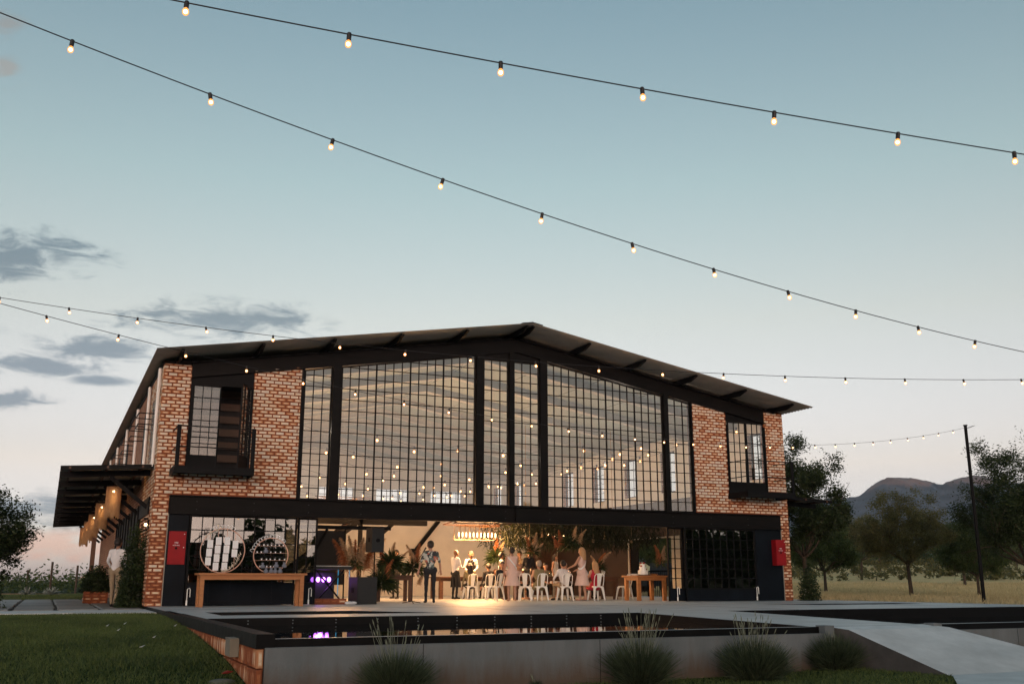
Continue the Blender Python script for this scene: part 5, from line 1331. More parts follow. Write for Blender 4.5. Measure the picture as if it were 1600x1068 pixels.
# far scrub line and far wood on the field edge
def scrub(n, D0, D1, px0, px1, hmin, hmax, ls, mat, name, label):
    pts = []
    for k in range(n):
        D = random.uniform(D0, D1); x, y = px2ground(random.uniform(px0, px1), 880, D); h = random.uniform(hmin, hmax); z = float(ground_z(x, y))
        c = unit(46, -.2)*np.array([h*.75, h*.75, h*.8])*RNG.random((46, 1))**.4; pts.append(c+np.array([x, y, z+h*.25]))
    V, Fs = leaf_quads(np.concatenate(pts), ls); o = link(name, arrmesh(name, V, Fs, 4, mat)); tag(o, label, 'shrubs', kind='stuff')
scrub(330, 150, 230, 1180, 1700, 1.5, 3.6, .30, M_leafy, 'far_woodland', 'far band of scrub and wood along the back of the field')
scrub(260, 90, 160, 1200, 1650, .5, 1.2, .20, M_leafo, 'field_scrub', 'low scrub scattered at the back of the dry field')
# left tree and bush at the slab path
TE = tree_meshes(9, 3.7, .35, 1.55, 42000, .045, M_leaf, .08, gaps=.7)
tree('dark leafy tree at the left edge beside the slab path', (-8.0, 5.0), TE, .3, 1.02)
def bush(label, loc, r_, h, n, ls, mat=M_leaf, name='bush'):
    P = unit(n, -.1)*np.array([r_, r_, h])*(RNG.random((n, 1))**.35)*(1+.18*np.sin(RNG.random((n, 1))*20)); P[:, 2] = np.abs(P[:, 2])
    V, Fs = leaf_quads(P, ls); t = thing(name, label, 'bush', (loc[0], loc[1], float(ground_z(*loc)) if len(loc) < 3 else loc[2]))
    link('foliage', arrmesh('foliage', V, Fs, 4, mat), t, False)
    mb = MB()
    for k in range(6): a = k*1.05; mb.tube([(0, 0, 0), (.35*r_*math.cos(a), .35*r_*math.sin(a), h*.6)], [.02, .008], 5)
    mb.build('stems', M_bark, t, wc=False); return t
bush('dark low bush under the left tree at the path edge', (-7.9, 1.6), .95, 1.45, 9000, .05)
bush('dark creeper bush against the wall left of the front corner', (-3.92, .95, -.05), .36, 1.9, 8000, .04)
bush('slim dark shrub at the right corner of the hall', (17.0, -.2), .35, 1.15, 3000, .04)
# brick planter by the side door
pl = thing('brick_planter', 'small square brick planter beside the side entrance', 'planter', (-4.5, 7.3, -.05))
mb = MB(); mb.box(-4.84, -4.16, 7.0, 7.7, -.05, .30); mb.build('core', M_mortar, pl)
for c in range(4):
    for k in range(3):
        o = link('brick', BM[(c+k) % 6], pl); o.location = Vector((-4.75+k*.229+(c % 2)*.03, 6.985, .0+c*.0925)) - wloc(pl)
    for k in range(3):
        o = link('brick', BM[(c+k) % 6], pl); o.location = Vector((-4.855, 7.12+k*.229+(c % 2)*.03, .0+c*.0925)) - wloc(pl); o.rotation_euler = (0, 0, rad(-90))
bush('dark rounded plant growing in the brick planter', (-4.5, 7.35, .28), .45, .75, 4500, .045)
# lavender bushes in front of the pool wall
def lavender(label, loc, r_, h, n, nst, sh, lean=(0, 0)):
    t = thing('lavender_bush', label, 'bush', (loc[0], loc[1], float(ground_z(*loc))), group='lavender bushes along the pool wall')
    n1 = n//2; lv = np.array([lean[0], lean[1], 0])
    d = unit(n1, .0); P = d*np.array([r_*.7, r_*.7, h*.45])*(RNG.random((n1, 1))**.5); P[:, 2] = np.abs(P[:, 2])
    dd = d*.9+np.array([0, 0, .8])+RNG.normal(size=(n1, 3))*.35+lv; dd /= np.linalg.norm(dd, axis=1)[:, None]
    V, Fs = blades(P, dd, RNG.uniform(.10, .38, n1)*h/.5, .014, .2)
    n2 = n-n1; a = RNG.random(n2)*6.28; q = RNG.random(n2)**.5; B = np.stack([np.cos(a)*q*r_*.45, np.sin(a)*q*r_*.45, 0*a], 1)
    d2 = np.stack([np.cos(a)*q*.75, np.sin(a)*q*.75, np.ones(n2)], 1)+RNG.normal(size=(n2, 3))*.2+lv; d2 /= np.linalg.norm(d2, axis=1)[:, None]
    V2, F2 = blades(B, d2, h*RNG.uniform(.45, 1.25, n2)*(1-.18*q), .014, .15)
    link('leaves', arrmesh('leaves', np.concatenate([V, V2]), np.concatenate([Fs, F2+len(V)]), 4, M_lav), t, False)
    a = RNG.random(nst)*6.28; q = RNG.random(nst)**.6; base = np.stack([np.cos(a)*q*r_*.5, np.sin(a)*q*r_*.5, np.full(nst, h*.55)], 1)
    ds = np.stack([np.cos(a)*q*.36, np.sin(a)*q*.36, np.ones(nst)], 1)+RNG.normal(size=(nst, 3))*.12+lv; ds /= np.linalg.norm(ds, axis=1)[:, None]
    ln = sh*RNG.uniform(.45, 1.08, nst); mb = MB(); mh_ = MB()
    for k in range(nst):
        b_ = Vector(base[k]); e = b_+Vector(ds[k])*ln[k]; m_ = b_.lerp(e, .5)+Vector((random.uniform(-.02, .02), 0, .02)); mb.tube([b_, m_, e], [.0036, .0028, .002], 4)
        mh_.tube([e, e+Vector(ds[k])*.03, e+Vector(ds[k])*.07], [.003, .0065, .002], 5)
    tag(mb.build('stalks', M_lavs, t, wc=False), kind='stuff'); tag(mh_.build('flower_heads', M_lavs, t, wc=False), kind='stuff'); return t
def wall_foot(px, y):
    d = (_f*FPX + _r*(px-800) - _u*(1060-534)); k = (y-CAM.y)/d.y; return (CAM.x+d.x*k, y)
lavender('leftmost lavender bush, large, in front of the pool wall left of centre', wall_foot(618, -15.45), .35, .58, 3600, 24, .55, (.02, 0))
lavender('second lavender bush from the left with many tall stalks', wall_foot(1001, -15.4), .34, .64, 3600, 46, .52, (.0, 0))
lavender('third lavender bush, the widest, on the grass strip', wall_foot(1180, -15.5), .44, .62, 4800, 40, .46, (.05, 0))
lavender('rightmost lavender bush, small and dense, beside the ramp', wall_foot(1308, -15.25), .33, .56, 3400, 7, .16, (-.03, 0))
lavender('tiny weed sprig at the foot of the pool wall', wall_foot(838, -15.1), .09, .12, 160, 2, .06)
# lawn blades
def lawn(n, x0, x1, y0, y1, hmin, hmax, mat, name, label, ok):
    x = RNG.uniform(x0, x1, n); y = RNG.uniform(y0, y1, n); k = ok(x, y); x, y = x[k], y[k]; n = len(x)
    z = ground_z(x, y); h = RNG.uniform(hmin, hmax, n)*(.7+.5*(np.sin(x*1.7)*np.cos(y*1.3)*.5+.5)); a = RNG.random(n)*6.28; ww = (.006+.004*RNG.random(n))*np.maximum(1, hmax/.07); ln = RNG.normal(size=(n, 2))*.5*h[:, None]
    B = np.stack([x, y, z-.005], 1); o1 = np.stack([np.cos(a)*ww, np.sin(a)*ww, 0*a], 1); tip = B+np.stack([ln[:, 0], ln[:, 1], h], 1)
    V = np.stack([B-o1, B+o1, tip], 1).reshape(-1, 3); o = link(name, arrmesh(name, V, np.arange(3*n).reshape(n, 3), 3, mat)); tag(o, label, 'grass', kind='stuff')
lawn(260000, -11.5, -3.68, -20, -3.05, .025, .07, M_grass, 'lawn_grass', 'short dark green lawn left of the pool', lambda x, y: (y < -3.1-.0) & (x < -3.72+0*y))
lawn(70000, -4.5, 5.6, -19.5, -15.03, .025, .065, M_grass, 'lawn_grass', 'narrow grass strip below the pool wall', lambda x, y: (y < -15.02) & (x < np.where(y > -16.82, 4.65+(-14.9-y)*.193, 5.0+(y+16.82)*.95)))
lawn(260000, 19, 80, -10, 75, .08, .24, M_dry, 'dry_grass', 'dry yellowish grass over the field right of the hall', lambda x, y: np.hypot(x-CAM.x, y-CAM.y) < 85)
lawn(60000, -14, 4, 16.6, 40, .03, .07, M_grass, 'lawn_grass', 'mown green lawn beyond the slab path', lambda x, y: x < -3.0+0*y)
# petals on the lawn
for k, (px, py) in enumerate(((222, 1010), (185, 984), (241, 995), (195, 974), (168, 977), (274, 977))):
    d = (_f*FPX + _r*(px-800) - _u*(py-534)); t_ = 1.0
    for it in range(60): q = CAM+d*(t_/FPX); t_ *= 1.0; t_ = t_ + (q.z-(float(ground_z(q.x, q.y))+.05))*FPX/abs(d.z)*.8 if True else t_
    q = CAM+d*(t_/FPX); mb = MB(); s_ = .045 if k == 0 else .028
    mb.add([(q.x-s_, q.y, q.z+.0), (q.x, q.y-s_*.6, q.z+.012), (q.x+s_, q.y, q.z+.03), (q.x, q.y+s_*.6, q.z+.012), (q.x, q.y, q.z-.006)], [(0, 1, 2, 3), (1, 0, 4), (2, 1, 4), (3, 2, 4), (0, 3, 4)])
    tag(mb.build('petal', M_paper), ['largest white petal lying in the middle of the left lawn', 'white petal on the lawn, up and left of the largest', 'white petal on the lawn, up and right of the largest', 'pale petal on the lawn near the paved strip', 'pale petal on the lawn left of its neighbour near the strip', 'pale petal on the lawn closest to the garden wall'][k], 'petal', 'petals on the lawn')
# vineyard on the left horizon
def vines():
    pts = []
    for row in range(5):
        y0 = 46+row*5.5
        for x in np.arange(-26, 14, .42): pts.append(np.array([x, y0, float(ground_z(x, y0))+.55])+RNG.normal(size=(26, 3))*np.array([.25, .28, .30]))
        for x in np.arange(-26, 14, .8): pts.append(np.array([x+RNG.normal()*.2, y0, float(ground_z(x, y0))+1.2])+RNG.normal(size=(8, 3))*np.array([.10, .10, .30]))
    V, Fs = leaf_quads(np.concatenate(pts), .14); o = link('vineyard', arrmesh('vineyard', V, Fs, 4, M_leaf2)); tag(o, 'rows of vines along the left horizon', 'vines', kind='stuff')
vines()
for k, (px, D, h, lab) in enumerate(((80, 71, 1.95, 'tall dark post in the vineyard, left of the canopy'), (120, 71, 1.75, 'dark post in the vineyard just under the canopy edge'), (43, 76, 1.5, 'thin dark post in the vineyard beside the left tree'))):
    x, y = px2ground(px, 900, D); z = float(ground_z(x, y)); mb = MB(); mb.tube([(x, y, z-.1), (x, y, z+h)], .07, 7); tag(mb.build('vineyard_post', M_bark), lab, 'post', 'posts in the vineyard')
for k, (px, D, lab) in enumerate(((83, 63, 'grey agave plant before the vines, right one'), (45, 64, 'grey agave plant before the vines, left one'))):
    x, y = px2ground(px, 905, D); z = float(ground_z(x, y)); d = unit(60, .05); V, Fs = blades(np.zeros((60, 3))+np.array([x, y, z]), d, .55, .14, .15); o = link('agave', arrmesh('agave', V, Fs, 4, pm('agave_leaf%d' % k, (.16, .19, .17), .7))); tag(o, lab, 'agave', 'agaves before the vines')
# woodland behind the photographer (its outline shows in the door glass)
pts = []
for x in np.arange(-20, 85, 1.6):
    hh = (3.9+.9*math.sin(x*.9)+.5*math.sin(x*2.3)) if x < 16 else (7.0+.8*math.sin(x*.7))
    for k in range(3):
        c = unit(330, -.9)*np.array([1.6, 1.6, hh*.5])*RNG.random((330, 1))**.33; pts.append(c+np.array([x+random.uniform(-.8, .8), -53+random.uniform(-2, 2), -.5+hh*.48]))
V, Fs = leaf_quads(np.concatenate(pts), .42); tag(link('woodland', arrmesh('woodland', V, Fs, 4, M_leaf2)), 'line of dark trees behind the photographer, mirrored in the door glass', 'woodland', kind='stuff')

# ================================================================== MOUNTAIN
def mountain():
    D0 = 2600.0; n, m = 260, 60
    prof = [(700, 830), (1000, 825), (1200, 800), (1300, 778), (1340, 773), (1350, 766), (1360, 757), (1374, 749), (1388, 745), (1405, 743), (1430, 745), (1455, 750), (1470, 756), (1482, 750), (1500, 744), (1530, 741), (1590, 752), (1640, 760), (1720, 772), (1900, 790), (2300, 820)]
    V = []; px = np.linspace(700, 2300, n); top = np.interp(px, [p[0] for p in prof], [p[1] for p in prof])
    rg = np.random.default_rng(5); rough = np.zeros(n)
    for o_ in range(5):
        k = 2**o_*10; rough += np.interp(np.linspace(0, k, n), np.arange(k+1), rg.normal(size=k+1))*1.3/(1.6**o_)
    for j in range(m):
        t = j/(m-1)
        for i in range(n):
            d = (_f*FPX + _r*(px[i]-800) - _u*((top[i]+rough[i]*.5)-534)); h = math.hypot(d.x, d.y)
            if t < .55: s_ = t/.55; D = D0*(.52+.46*s_); fr = .62*s_**1.35                 # forested foot
            elif t < .8: s_ = (t-.55)/.25; D = D0*(.98+.03*s_); fr = .62+.33*s_            # cliff band
            else: s_ = (t-.8)/.2; D = D0*(1.01+.12*s_); fr = .95+.05*math.sin(s_*math.pi/2)
            zt = CAM.z+d.z/h*D0*1.05
            wob = 25*math.sin(i*.35+j*.2)+16*math.sin(i*.9+1.3*j)+rough[i]*9*(1-abs(2*t-1))
            D += wob*(1 if t < .8 else .3); V.append((CAM.x+d.x/h*D, CAM.y+d.y/h*D, -2+(zt+2)*fr+ (2.0*math.sin(i*1.7+j*2.3) if .0 < t < .95 else 0)))
    idx = np.arange(n*m).reshape(m, n); Fs = np.stack([idx[:-1, :-1], idx[:-1, 1:], idx[1:, 1:], idx[1:, :-1]], -1).reshape(-1, 4)
    mt = bpy.data.materials.new('mountain'); mt.use_nodes = True; N = mt.node_tree.nodes; L = mt.node_tree.links; b = N['Principled BSDF']
    geo = N.new('ShaderNodeNewGeometry'); sp_ = N.new('ShaderNodeSeparateXYZ'); L.new(geo.outputs['Position'], sp_.inputs[0])
    nz = N.new('ShaderNodeTexNoise'); nz.inputs['Scale'].default_value = .012; nz.inputs['Detail'].default_value = 8; nz.inputs['Roughness'].default_value = .7; L.new(geo.outputs['Position'], nz.inputs['Vector'])
    ad = N.new('ShaderNodeMath'); ad.operation = 'MULTIPLY_ADD'; L.new(nz.outputs['Fac'], ad.inputs[0]); ad.inputs[1].default_value = 110; L.new(sp_.outputs[2], ad.inputs[2])
    mr = N.new('ShaderNodeMapRange'); mr.inputs[1].default_value = 215; mr.inputs[2].default_value = 365; L.new(ad.outputs[0], mr.inputs[0])
    r1 = N.new('ShaderNodeValToRGB'); e = r1.color_ramp.elements; e[0].color = (.007, .026, .050, 1); e[1].color = (.038, .050, .054, 1); e[0].position = .0; e[1].position = 1  # blue of the distant air is put into the forest colour
    for p_, c in ((.40, (.008, .028, .050)), (.47, (.13, .088, .078)), (.60, (.095, .075, .07)), (.68, (.038, .05, .054))): x = e.new(p_); x.color = (*c, 1)
    L.new(mr.outputs[0], r1.inputs[0]); L.new(r1.outputs[0], b.inputs['Base Color']); b.inputs['Roughness'].default_value = 1
    o = link('mountain', arrmesh('mountain', V, Fs, 4, mt, True)); tag(o, kind='structure')
mountain()

# ================================================================== PEOPLE
def capsule(mb, p, q, r1, r2):
    p, q = Vector(p), Vector(q); d = (q-p); L_ = d.length; d = d/max(L_, 1e-6); pts = []; rr = []
    for a in (90, 60, 30): pts.append(p-d*r1*math.sin(rad(a))); rr.append(max(.002, r1*math.cos(rad(a))))
    for t in (0, .5, 1): pts.append(p.lerp(q, t)); rr.append(r1+(r2-r1)*t)
    for a in (30, 60, 90): pts.append(q+d*r2*math.sin(rad(a))); rr.append(max(.002, r2*math.cos(rad(a))))
    mb.tube(pts, rr, 10)
def remesh(mb, vox, name):
    me = mb.mesh(name, [M_skin]); o = bpy.data.objects.new('tmp', me); col.objects.link(o)
    md = o.modifiers.new('r', 'REMESH'); md.mode = 'VOXEL'; md.voxel_size = vox; md.use_smooth_shade = True
    sm = o.modifiers.new('s', 'SMOOTH'); sm.factor = .5; sm.iterations = 3
    dg = bpy.context.evaluated_depsgraph_get(); r_ = bpy.data.meshes.new_from_object(o.evaluated_get(dg)); r_.name = name
    bpy.data.objects.remove(o); bpy.data.meshes.remove(me); return r_
def person(label, loc, rz, H=1.72, top=M_cotton, bottom=M_black, skin=M_skin, hair=M_hdark, hairstyle='short', sleeve='long', skirt=None, sit=False,
           armL=None, armR=None, female=False, vest=False, apron=False, sash=None, stride=.0, bald=False, headturn=0):
    """local frame: +y is where the person faces, x to the person's right"""
    s = H/1.75; P = thing('person', label, 'person', loc, rz)
    S = lambda v: Vector(v)*s
    sh = .165 if female else .185; hipw = .10
    zh = .92 if not sit else .50
    dz = zh-.92
    caps = []; A = lambda p, q, a, b_, t: caps.append((S(p), S(q), a*s, b_*s, t))
    A((0, 0, .98+dz), (0, -.01, 1.18+dz), .125 if not female else .115, .115 if not female else .10, 'top')
    A((-.06, 0, 1.2+dz), (-.08, 0, 1.36+dz), .11, .10, 'top'); A((.06, 0, 1.2+dz), (.08, 0, 1.36+dz), .11, .10, 'top')
    A((-sh+.02, 0, 1.42+dz), (sh-.02, 0, 1.42+dz), .062, .062, 'top')
    A((0, 0, 1.42+dz), (0, .015, 1.53+dz), .055, .052, 'skin')
    hc = Vector((0, .025, 1.63+dz))
    A((0, .02, 1.655+dz), (0, .035, 1.60+dz), .098, .078, 'skin'); A((0, .05, 1.56+dz), (0, .06, 1.555+dz), .05, .045, 'skin')
    A((0, .115, 1.625+dz), (0, .13, 1.60+dz), .012, .016, 'skin')
    for x in (-1, 1): A((x*.095, .015, 1.63+dz), (x*.10, .0, 1.60+dz), .018, .014, 'skin')
    A((-hipw, 0, zh), (hipw, 0, zh), .115 if not female else .125, .115 if not female else .125, 'bottom')
    if not sit:
        for x, st in ((-1, stride), (1, -stride)):
            A((x*hipw, 0, .90), (x*.105, st*.45+.015, .50), .085, .060, 'leg'); A((x*.105, st*.45+.015, .50), (x*.11, st-.02, .09), .058, .040, 'leg')
            A((x*.11, st-.03, .05), (x*.125, st+.14, .035), .042, .034, 'shoe')
    else:
        for x in (-1, 1):
            A((x*hipw, 0, zh), (x*.11, .42, zh+.01), .088, .062, 'leg'); A((x*.11, .42, zh+.01), (x*.11, .44, .09), .058, .040, 'leg'); A((x*.11, .43, .05), (x*.12, .60, .035), .042, .034, 'shoe')
    hands = []
    for sx, arm in ((-1, armL), (1, armR)):
        shd = Vector((sx*sh, 0, 1.42+dz)); el, wr = arm or ((sx*(sh+.075), -.02, 1.13+dz), (sx*(sh+.10), .06, .88+dz))
        el, wr = Vector(el), Vector(wr)
        if arm: el.z += dz; wr.z += dz
        A(shd, el, .055, .043, 'top' if sleeve in ('long', 'short') else 'skin'); A(el, wr, .041, .029, 'top' if sleeve == 'long' else 'skin')
        d = (wr-el).normalized(); A(wr, wr+d*.075, .032, .036, 'skin'); hands.append((wr+d*.075, d, sx))
    mb = MB()
    for p, q, a, b_, t in caps: capsule(mb, p, q, a, b_)
    me = remesh(mb, .021, 'body')
    names_ = ['top', 'skin', 'bottom', 'leg', 'shoe']; legm = bottom if not (female and skirt) else skin
    me.materials.clear()
    for m in (top, skin, bottom, legm, M_black if not female else skin): me.materials.append(m)
    nf = len(me.polygons); C_ = np.zeros(nf*3); me.polygons.foreach_get('center', C_); C_ = C_.reshape(-1, 3); best = np.full(nf, 1e9); mi = np.zeros(nf, int)
    for p, q, a, b_, t in caps:
        p_, q_ = np.array(p), np.array(q); d = q_-p_; L2 = d@d+1e-9; tt = np.clip(((C_-p_)@d)/L2, 0, 1); dist = np.linalg.norm(C_-p_-tt[:, None]*d, axis=1)-(a+(b_-a)*tt)
        k = dist < best; best[k] = dist[k]; mi[k] = names_.index(t)
    if sleeve == 'short': pass
    co = np.zeros(len(me.vertices)*3); me.vertices.foreach_get('co', co); co = co.reshape(-1, 3); nv = np.zeros(len(co)*3); me.vertices.foreach_get('normal', nv); nv = nv.reshape(-1, 3)
    fo = np.sin(co[:, 2]*38+co[:, 0]*25+4*np.sin(co[:, 1]*22))*.5+np.sin(co[:, 0]*47-co[:, 2]*19)*.5; co += nv*(fo*.006*(co[:, 2] < (1.44+dz)*s))[:, None]; me.vertices.foreach_set('co', co.ravel())
    me.polygons.foreach_set('material_index', mi.astype(np.int32)); me.polygons.foreach_set('use_smooth', np.ones(nf, bool)); me.update()
    body = link('body', me, P, False)
    # five fingers on each hand, one mesh with the hand they grow from
    fb = MB()
    for c, d, sx in hands:
        side = d.cross(Vector((0, 1, 0.2))).normalized(); nrm = side.cross(d).normalized()
        for k, ln in enumerate((.062, .075, .07, .055)):
            b0 = S(c)+side*(k-1.5)*.017*s+d*.02*s; e1 = b0+d*ln*.55*s+nrm*.006; e2 = e1+(d*.6+nrm*.5)*ln*.5*s; fb.tube([b0, e1, e2], [.0095*s, .009*s, .006*s], 6)
        b0 = S(c)-side*.03*s*sx-d*.045*s; fb.tube([b0, b0+(d*.6-side*.6*sx)*.045*s, b0+(d*1.0-side*.6*sx)*.07*s], [.012*s, .011*s, .007*s], 6)
    fb.build('fingers', skin, P, wc=False, smooth=True)
    # eyes, mouth
    eb = MB()
    for x in (-1, 1): eb.ball(S((x*.035, .112, 1.645+dz)), .011*s, 8, 5)
    eb.build('eyes', M_black, P, wc=False)
    if not bald:
        hb = MB(); capsule(hb, S((0, .0, 1.675+dz)), S((0, -.035, 1.64+dz)), .108*s, .098*s)
        if hairstyle == 'long':
            for k in range(9): a = rad(-110+k*27.5)+math.pi*1.5; x, y = .075*math.cos(a), .075*math.sin(a)-.02; capsule(hb, S((x, y, 1.66+dz)), S((x*1.25, y*1.2-.02, 1.36+dz)), .042*s, .028*s)
        elif hairstyle == 'bun': capsule(hb, S((0, -.09, 1.72+dz)), S((0, -.11, 1.73+dz)), .05*s, .05*s)
        link('hair', remesh(hb, .018, 'hair'), P, False).data.materials.clear(); P.children[-1].data.materials.append(hair)
    else:
        bb = MB(); capsule(bb, S((0, .075, 1.565+dz)), S((0, .07, 1.545+dz)), .045*s, .04*s)
    if skirt:
        lb = MB(); prof = []; n = 26; hem = .50 if not sit else zh-.12
        rows_ = [(zh+.16, .118, .118), (zh+.02, .155, .15), (zh-.16, .20, .19), (hem+.08, .245, .23), (hem, .26, .245)]
        for (z, rx, ry_) in rows_:
            for k in range(n):
                a = 2*math.pi*k/n; f = 1+.05*math.cos(k*2*math.pi/2.6)*((zh+.16-z)/.5); lb.v.append(tuple(S((rx*f*math.cos(a), ry_*f*math.sin(a)+(.12 if sit and z < zh else 0), z))))
        for i in range(len(rows_)-1):
            for k in range(n): lb.f.append((i*n+k, (i+1)*n+k, (i+1)*n+(k+1) % n, i*n+(k+1) % n)); lb.m.append(0)
        lb.build('skirt', skirt, P, wc=False, smooth=True)
    if vest:
        vb = MB(); capsule(vb, S((-.055, 0, 1.02+dz)), S((-.065, 0, 1.36+dz)), .128*s, .112*s); capsule(vb, S((.055, 0, 1.02+dz)), S((.065, 0, 1.36+dz)), .128*s, .112*s)
        v_ = link('vest', remesh(vb, .025, 'vest'), P, False); v_.data.materials.clear(); v_.data.materials.append(M_black)
    if apron:
        ab = MB(); n = 14
        for z, rr in ((1.02, .14), (.75, .19), (.42, .22)):
            for k in range(n): a = math.pi*1.12*k/(n-1)-.19; ab.v.append(tuple(S((rr*math.cos(a)*1.1, rr*math.sin(a)*.95, z))))
        for i in range(2):
            for k in range(n-1): ab.f.append((i*n+k, (i+1)*n+k, (i+1)*n+k+1, i*n+k+1)); ab.m.append(0)
        ab.build('apron', M_black, P, wc=False, smooth=True)
    if sash:
        sb = MB(); n = 24
        for k in range(n+1):
            a = 2*math.pi*k/n; c, s_ = math.cos(a), math.sin(a); z = 1.24+dz+.20*c*sash
            for w_ in (-.03, .03): sb.v.append(tuple(S((.165*c+.004, .135*s_, z+w_))))
        for k in range(n): sb.f.append((2*k, 2*k+2, 2*k+3, 2*k+1)); sb.m.append(0)
        sb.build('sash', M_paper, P, wc=False)
    return P
def m_floral():
    m = bpy.data.materials.new('floral_print'); m.use_nodes = True; N = m.node_tree.nodes; L = m.node_tree.links; b = N['Principled BSDF']
    tcn = N.new('ShaderNodeTexCoord'); v = N.new('ShaderNodeTexVoronoi'); v.inputs['Scale'].default_value = 17; nz = N.new('ShaderNodeTexNoise'); nz.inputs['Scale'].default_value = 9
    mx = N.new('ShaderNodeMix'); mx.data_type = 'VECTOR'; mx.inputs[0].default_value = .12; L.new(tcn.outputs['Object'], mx.inputs[4]); L.new(nz.outputs['Color'], mx.inputs[5]); L.new(tcn.outputs['Object'], nz.inputs[0]); L.new(mx.outputs[1], v.inputs[0])
    sp_ = N.new('ShaderNodeSeparateColor'); L.new(v.outputs['Color'], sp_.inputs[0]); r_ = N.new('ShaderNodeValToRGB'); r_.color_ramp.interpolation = 'CONSTANT'; e = r_.color_ramp.elements
    e[0].color = (.03, .035, .04, 1); e[1].position = .45; e[1].color = (.42, .45, .42, 1)
    for p_, c in ((.28, (.10, .14, .13)), (.68, (.45, .14, .09)), (.78, (.05, .06, .06)), (.9, (.5, .5, .46))): x = e.new(p_); x.color = (*c, 1)
    L.new(sp_.outputs[0], r_.inputs[0]); L.new(r_.outputs[0], b.inputs['Base Color']); b.inputs['Roughness'].default_value = .85; return m
M_floral = m_floral()
def facing(x, y): return 0.0
person('man in floral short-sleeved shirt and black trousers with his back turned, in the opening', (4.15, .95, .002), rad(-10), 1.74, M_floral, M_black, M_skin, M_hdark, 'short', 'short', stride=.04, armL=((-.27, -.02, 1.16), (-.33, .03, .93)), armR=((.27, -.02, 1.16), (.31, .03, .93)))
person('bald man in white shirt and black apron talking before the cream wall', (7.25, 6.9, .002), rad(-75), 1.70, M_cotton, M_black, M_skin2, M_hdark, 'short', 'long', apron=True, bald=True, armL=((-.25, .05, 1.16), (-.12, .28, 1.14)), armR=((.25, .05, 1.16), (.08, .30, 1.12)))
person('bearded waiter in black waistcoat over a white shirt facing the bald man', (7.95, 7.15, .002), rad(160), 1.66, M_cotton, M_black, M_skin2, M_hdark, 'short', 'long', vest=True, armL=((-.25, .03, 1.14), (-.08, .2, 1.0)), armR=((.25, .03, 1.14), (.08, .2, 1.0)))
person('waiter in black waistcoat leaning over behind the dark-haired girl', (8.95, 6.7, .002), rad(-100), 1.62, M_cotton, M_black, M_skin2, M_hdark, 'short', 'long', vest=True, armL=((-.22, .15, 1.16), (-.12, .38, 1.02)), armR=((.22, .15, 1.16), (.12, .38, 1.02)))
person('dark-haired girl in short blush dress with a white sash, back turned', (7.5, 2.6, .002), rad(-12), 1.66, M_pinkd, M_pinkd, M_skin, M_hdark, 'bun', 'none', skirt=M_pinkd, female=True, sash=-1, armL=((-.23, .02, 1.14), (-.24, .12, .92)), armR=((.22, .10, 1.18), (.16, .30, 1.05)))
person('blonde girl in short blush dress with a white shoulder ribbon reaching left to the table', (10.0, 2.55, .002), rad(35), 1.68, M_pinkd, M_pinkd, M_skin, M_hblond, 'long', 'none', skirt=M_pinkd, female=True, sash=1, armL=((-.24, .14, 1.18), (-.2, .38, 1.08)), armR=((.23, .08, 1.15), (.2, .3, 1.02)), stride=.06)
person('woman in dark dress standing behind the middle table facing out', (9.85, 6.3, .002), rad(175), 1.72, M_black, M_black, M_skin, M_hdark, 'long', 'long', skirt=M_black, female=True)
person('seated woman in olive dress with pinned-up hair, back turned at the middle table', (8.82, 3.35, .002), rad(-8), 1.66, M_olive, M_olive, M_skin, M_hgrey, 'bun', 'none', skirt=M_olive, sit=True, female=True, armL=((-.24, .15, 1.14), (-.12, .38, 1.02)), armR=((.24, .15, 1.14), (.12, .38, 1.02)))
person('seated guest in white shirt bending over the middle table', (9.6, 3.12, .002), rad(5), 1.68, M_cotton, M_khaki, M_skin, M_hdark, 'short', 'long', sit=True, armL=((-.26, .2, 1.14), (-.12, .42, 1.02)), armR=((.26, .2, 1.14), (.12, .42, 1.02)))
person('seated blonde woman in crimson dress with her back turned', (10.62, 2.80, .002), rad(10), 1.64, M_redd, M_redd, M_skin, M_hblond, 'long', 'none', skirt=M_redd, sit=True, female=True, armL=((-.24, .15, 1.14), (-.12, .38, 1.02)), armR=((.24, .15, 1.14), (.12, .38, 1.02)))
person('seated man in pale blue shirt at the far right of the tables', (12.55, 5.9, .002), rad(120), 1.70, pm('pale_blue_cotton', (.40, .46, .50), .85, .06), M_black, M_skin2, M_hdark, 'short', 'long', sit=True, armL=((-.24, .15, 1.14), (-.12, .38, 1.08)), armR=((.24, .15, 1.14), (.12, .38, 1.08)))
person('seated dark-haired guest on the leftmost white chair', (7.75, 6.75, .002), rad(-5), 1.62, M_olive, M_black, M_skin, M_hdark, 'long', 'long', sit=True)
person('seated dark-haired guest on the second white chair from the left', (8.55, 6.95, .002), rad(5), 1.62, M_black, M_black, M_skin, M_hdark, 'short', 'long', sit=True)
person('seated guest across the table facing out below the hanging flowers', (11.1, 5.9, .002), rad(178), 1.66, M_cotton, M_black, M_skin, M_hgrey, 'short', 'long', sit=True)
AR = dict(armL=((-.25, .15, 1.14), (-.12, .38, 1.04)), armR=((.25, .15, 1.14), (.12, .38, 1.04)))
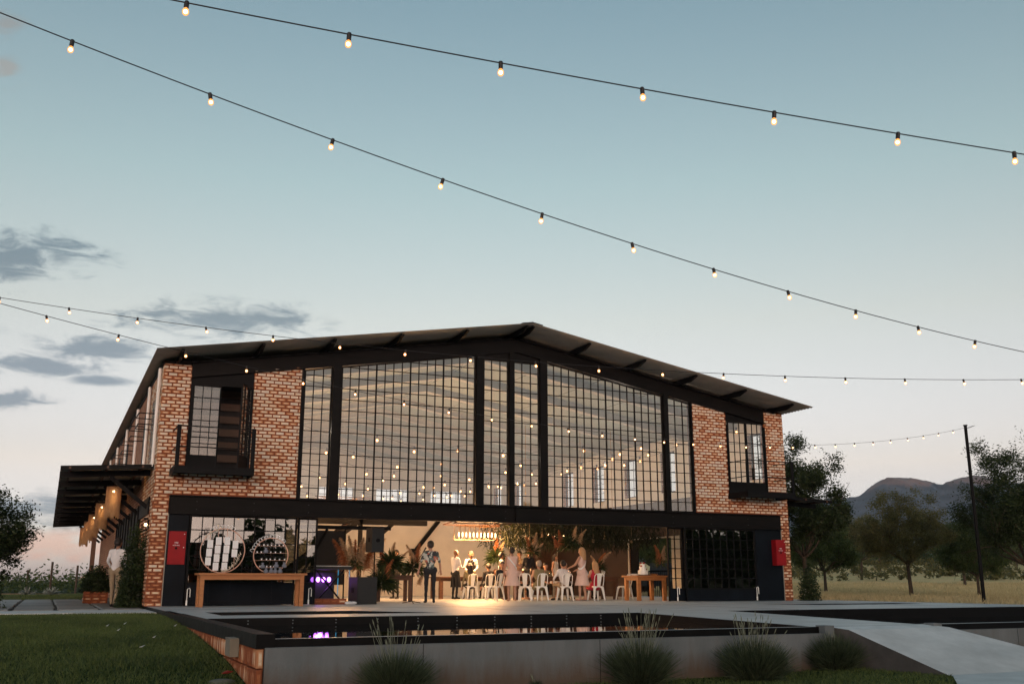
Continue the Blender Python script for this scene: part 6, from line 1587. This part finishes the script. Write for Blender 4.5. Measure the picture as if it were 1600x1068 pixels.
person('seated guest in dark suit across the middle table, left of the others facing out', (8.6, 5.85, .002), rad(172), 1.68, M_black, M_black, M_skin, M_hdark, 'short', 'long', sit=True, **AR)
person('seated woman with blonde hair across the middle table facing out', (9.25, 5.8, .002), rad(185), 1.62, M_pinkd, M_black, M_skin, M_hblond, 'long', 'none', sit=True, female=True, **AR)
person('seated woman in olive across the middle table, right of the blonde one', (10.3, 5.85, .002), rad(178), 1.64, M_olive, M_black, M_skin, M_hdark, 'bun', 'short', sit=True, female=True, **AR)
person('seated man with grey hair and white shirt near the right end of the middle table', (11.75, 5.8, .002), rad(190), 1.70, M_cotton, M_black, M_skin, M_hgrey, 'short', 'long', sit=True, **AR)
person('guest in khaki jacket standing deep in the hall behind the tables', (10.7, 8.9, .002), rad(150), 1.74, M_khaki, M_black, M_skin, M_hdark, 'short', 'long')
person('woman in pale dress standing deep in the hall at the right', (12.6, 9.6, .002), rad(215), 1.66, M_cotton, M_cotton, M_skin, M_hdark, 'long', 'none', skirt=M_cotton, female=True)
person('guest in black standing by the stair frame on the left of the hall', (5.6, 8.6, .002), rad(120), 1.72, M_black, M_black, M_skin, M_hdark, 'short', 'long', **AR)
person('man in white shirt and khaki trousers seen from behind at the side entrance', (-4.28, 2.0, -.045), rad(-35), 1.76, M_cotton, M_khaki, M_skin2, M_hdark, 'short', 'long', armL=((-.27, .03, 1.16), (-.24, .16, .98)), stride=.10)

# ================================================================== AIR
mb = MB(); mb.box(-1500, 3200, -450, 3150, -6, 420); hz = mb.build('haze', None); hz.data.materials.clear()
mh = bpy.data.materials.new('haze'); mh.use_nodes = True; N = mh.node_tree.nodes; N.remove(N['Principled BSDF'])
pv = N.new('ShaderNodeVolumePrincipled'); pv.inputs['Color'].default_value = (.70, .84, 1.0, 1); pv.inputs['Density'].default_value = .00011; pv.inputs['Anisotropy'].default_value = .0
mh.node_tree.links.new(pv.outputs[0], N['Material Output'].inputs['Volume']); hz.data.materials.append(mh); tag(hz, kind='stuff')
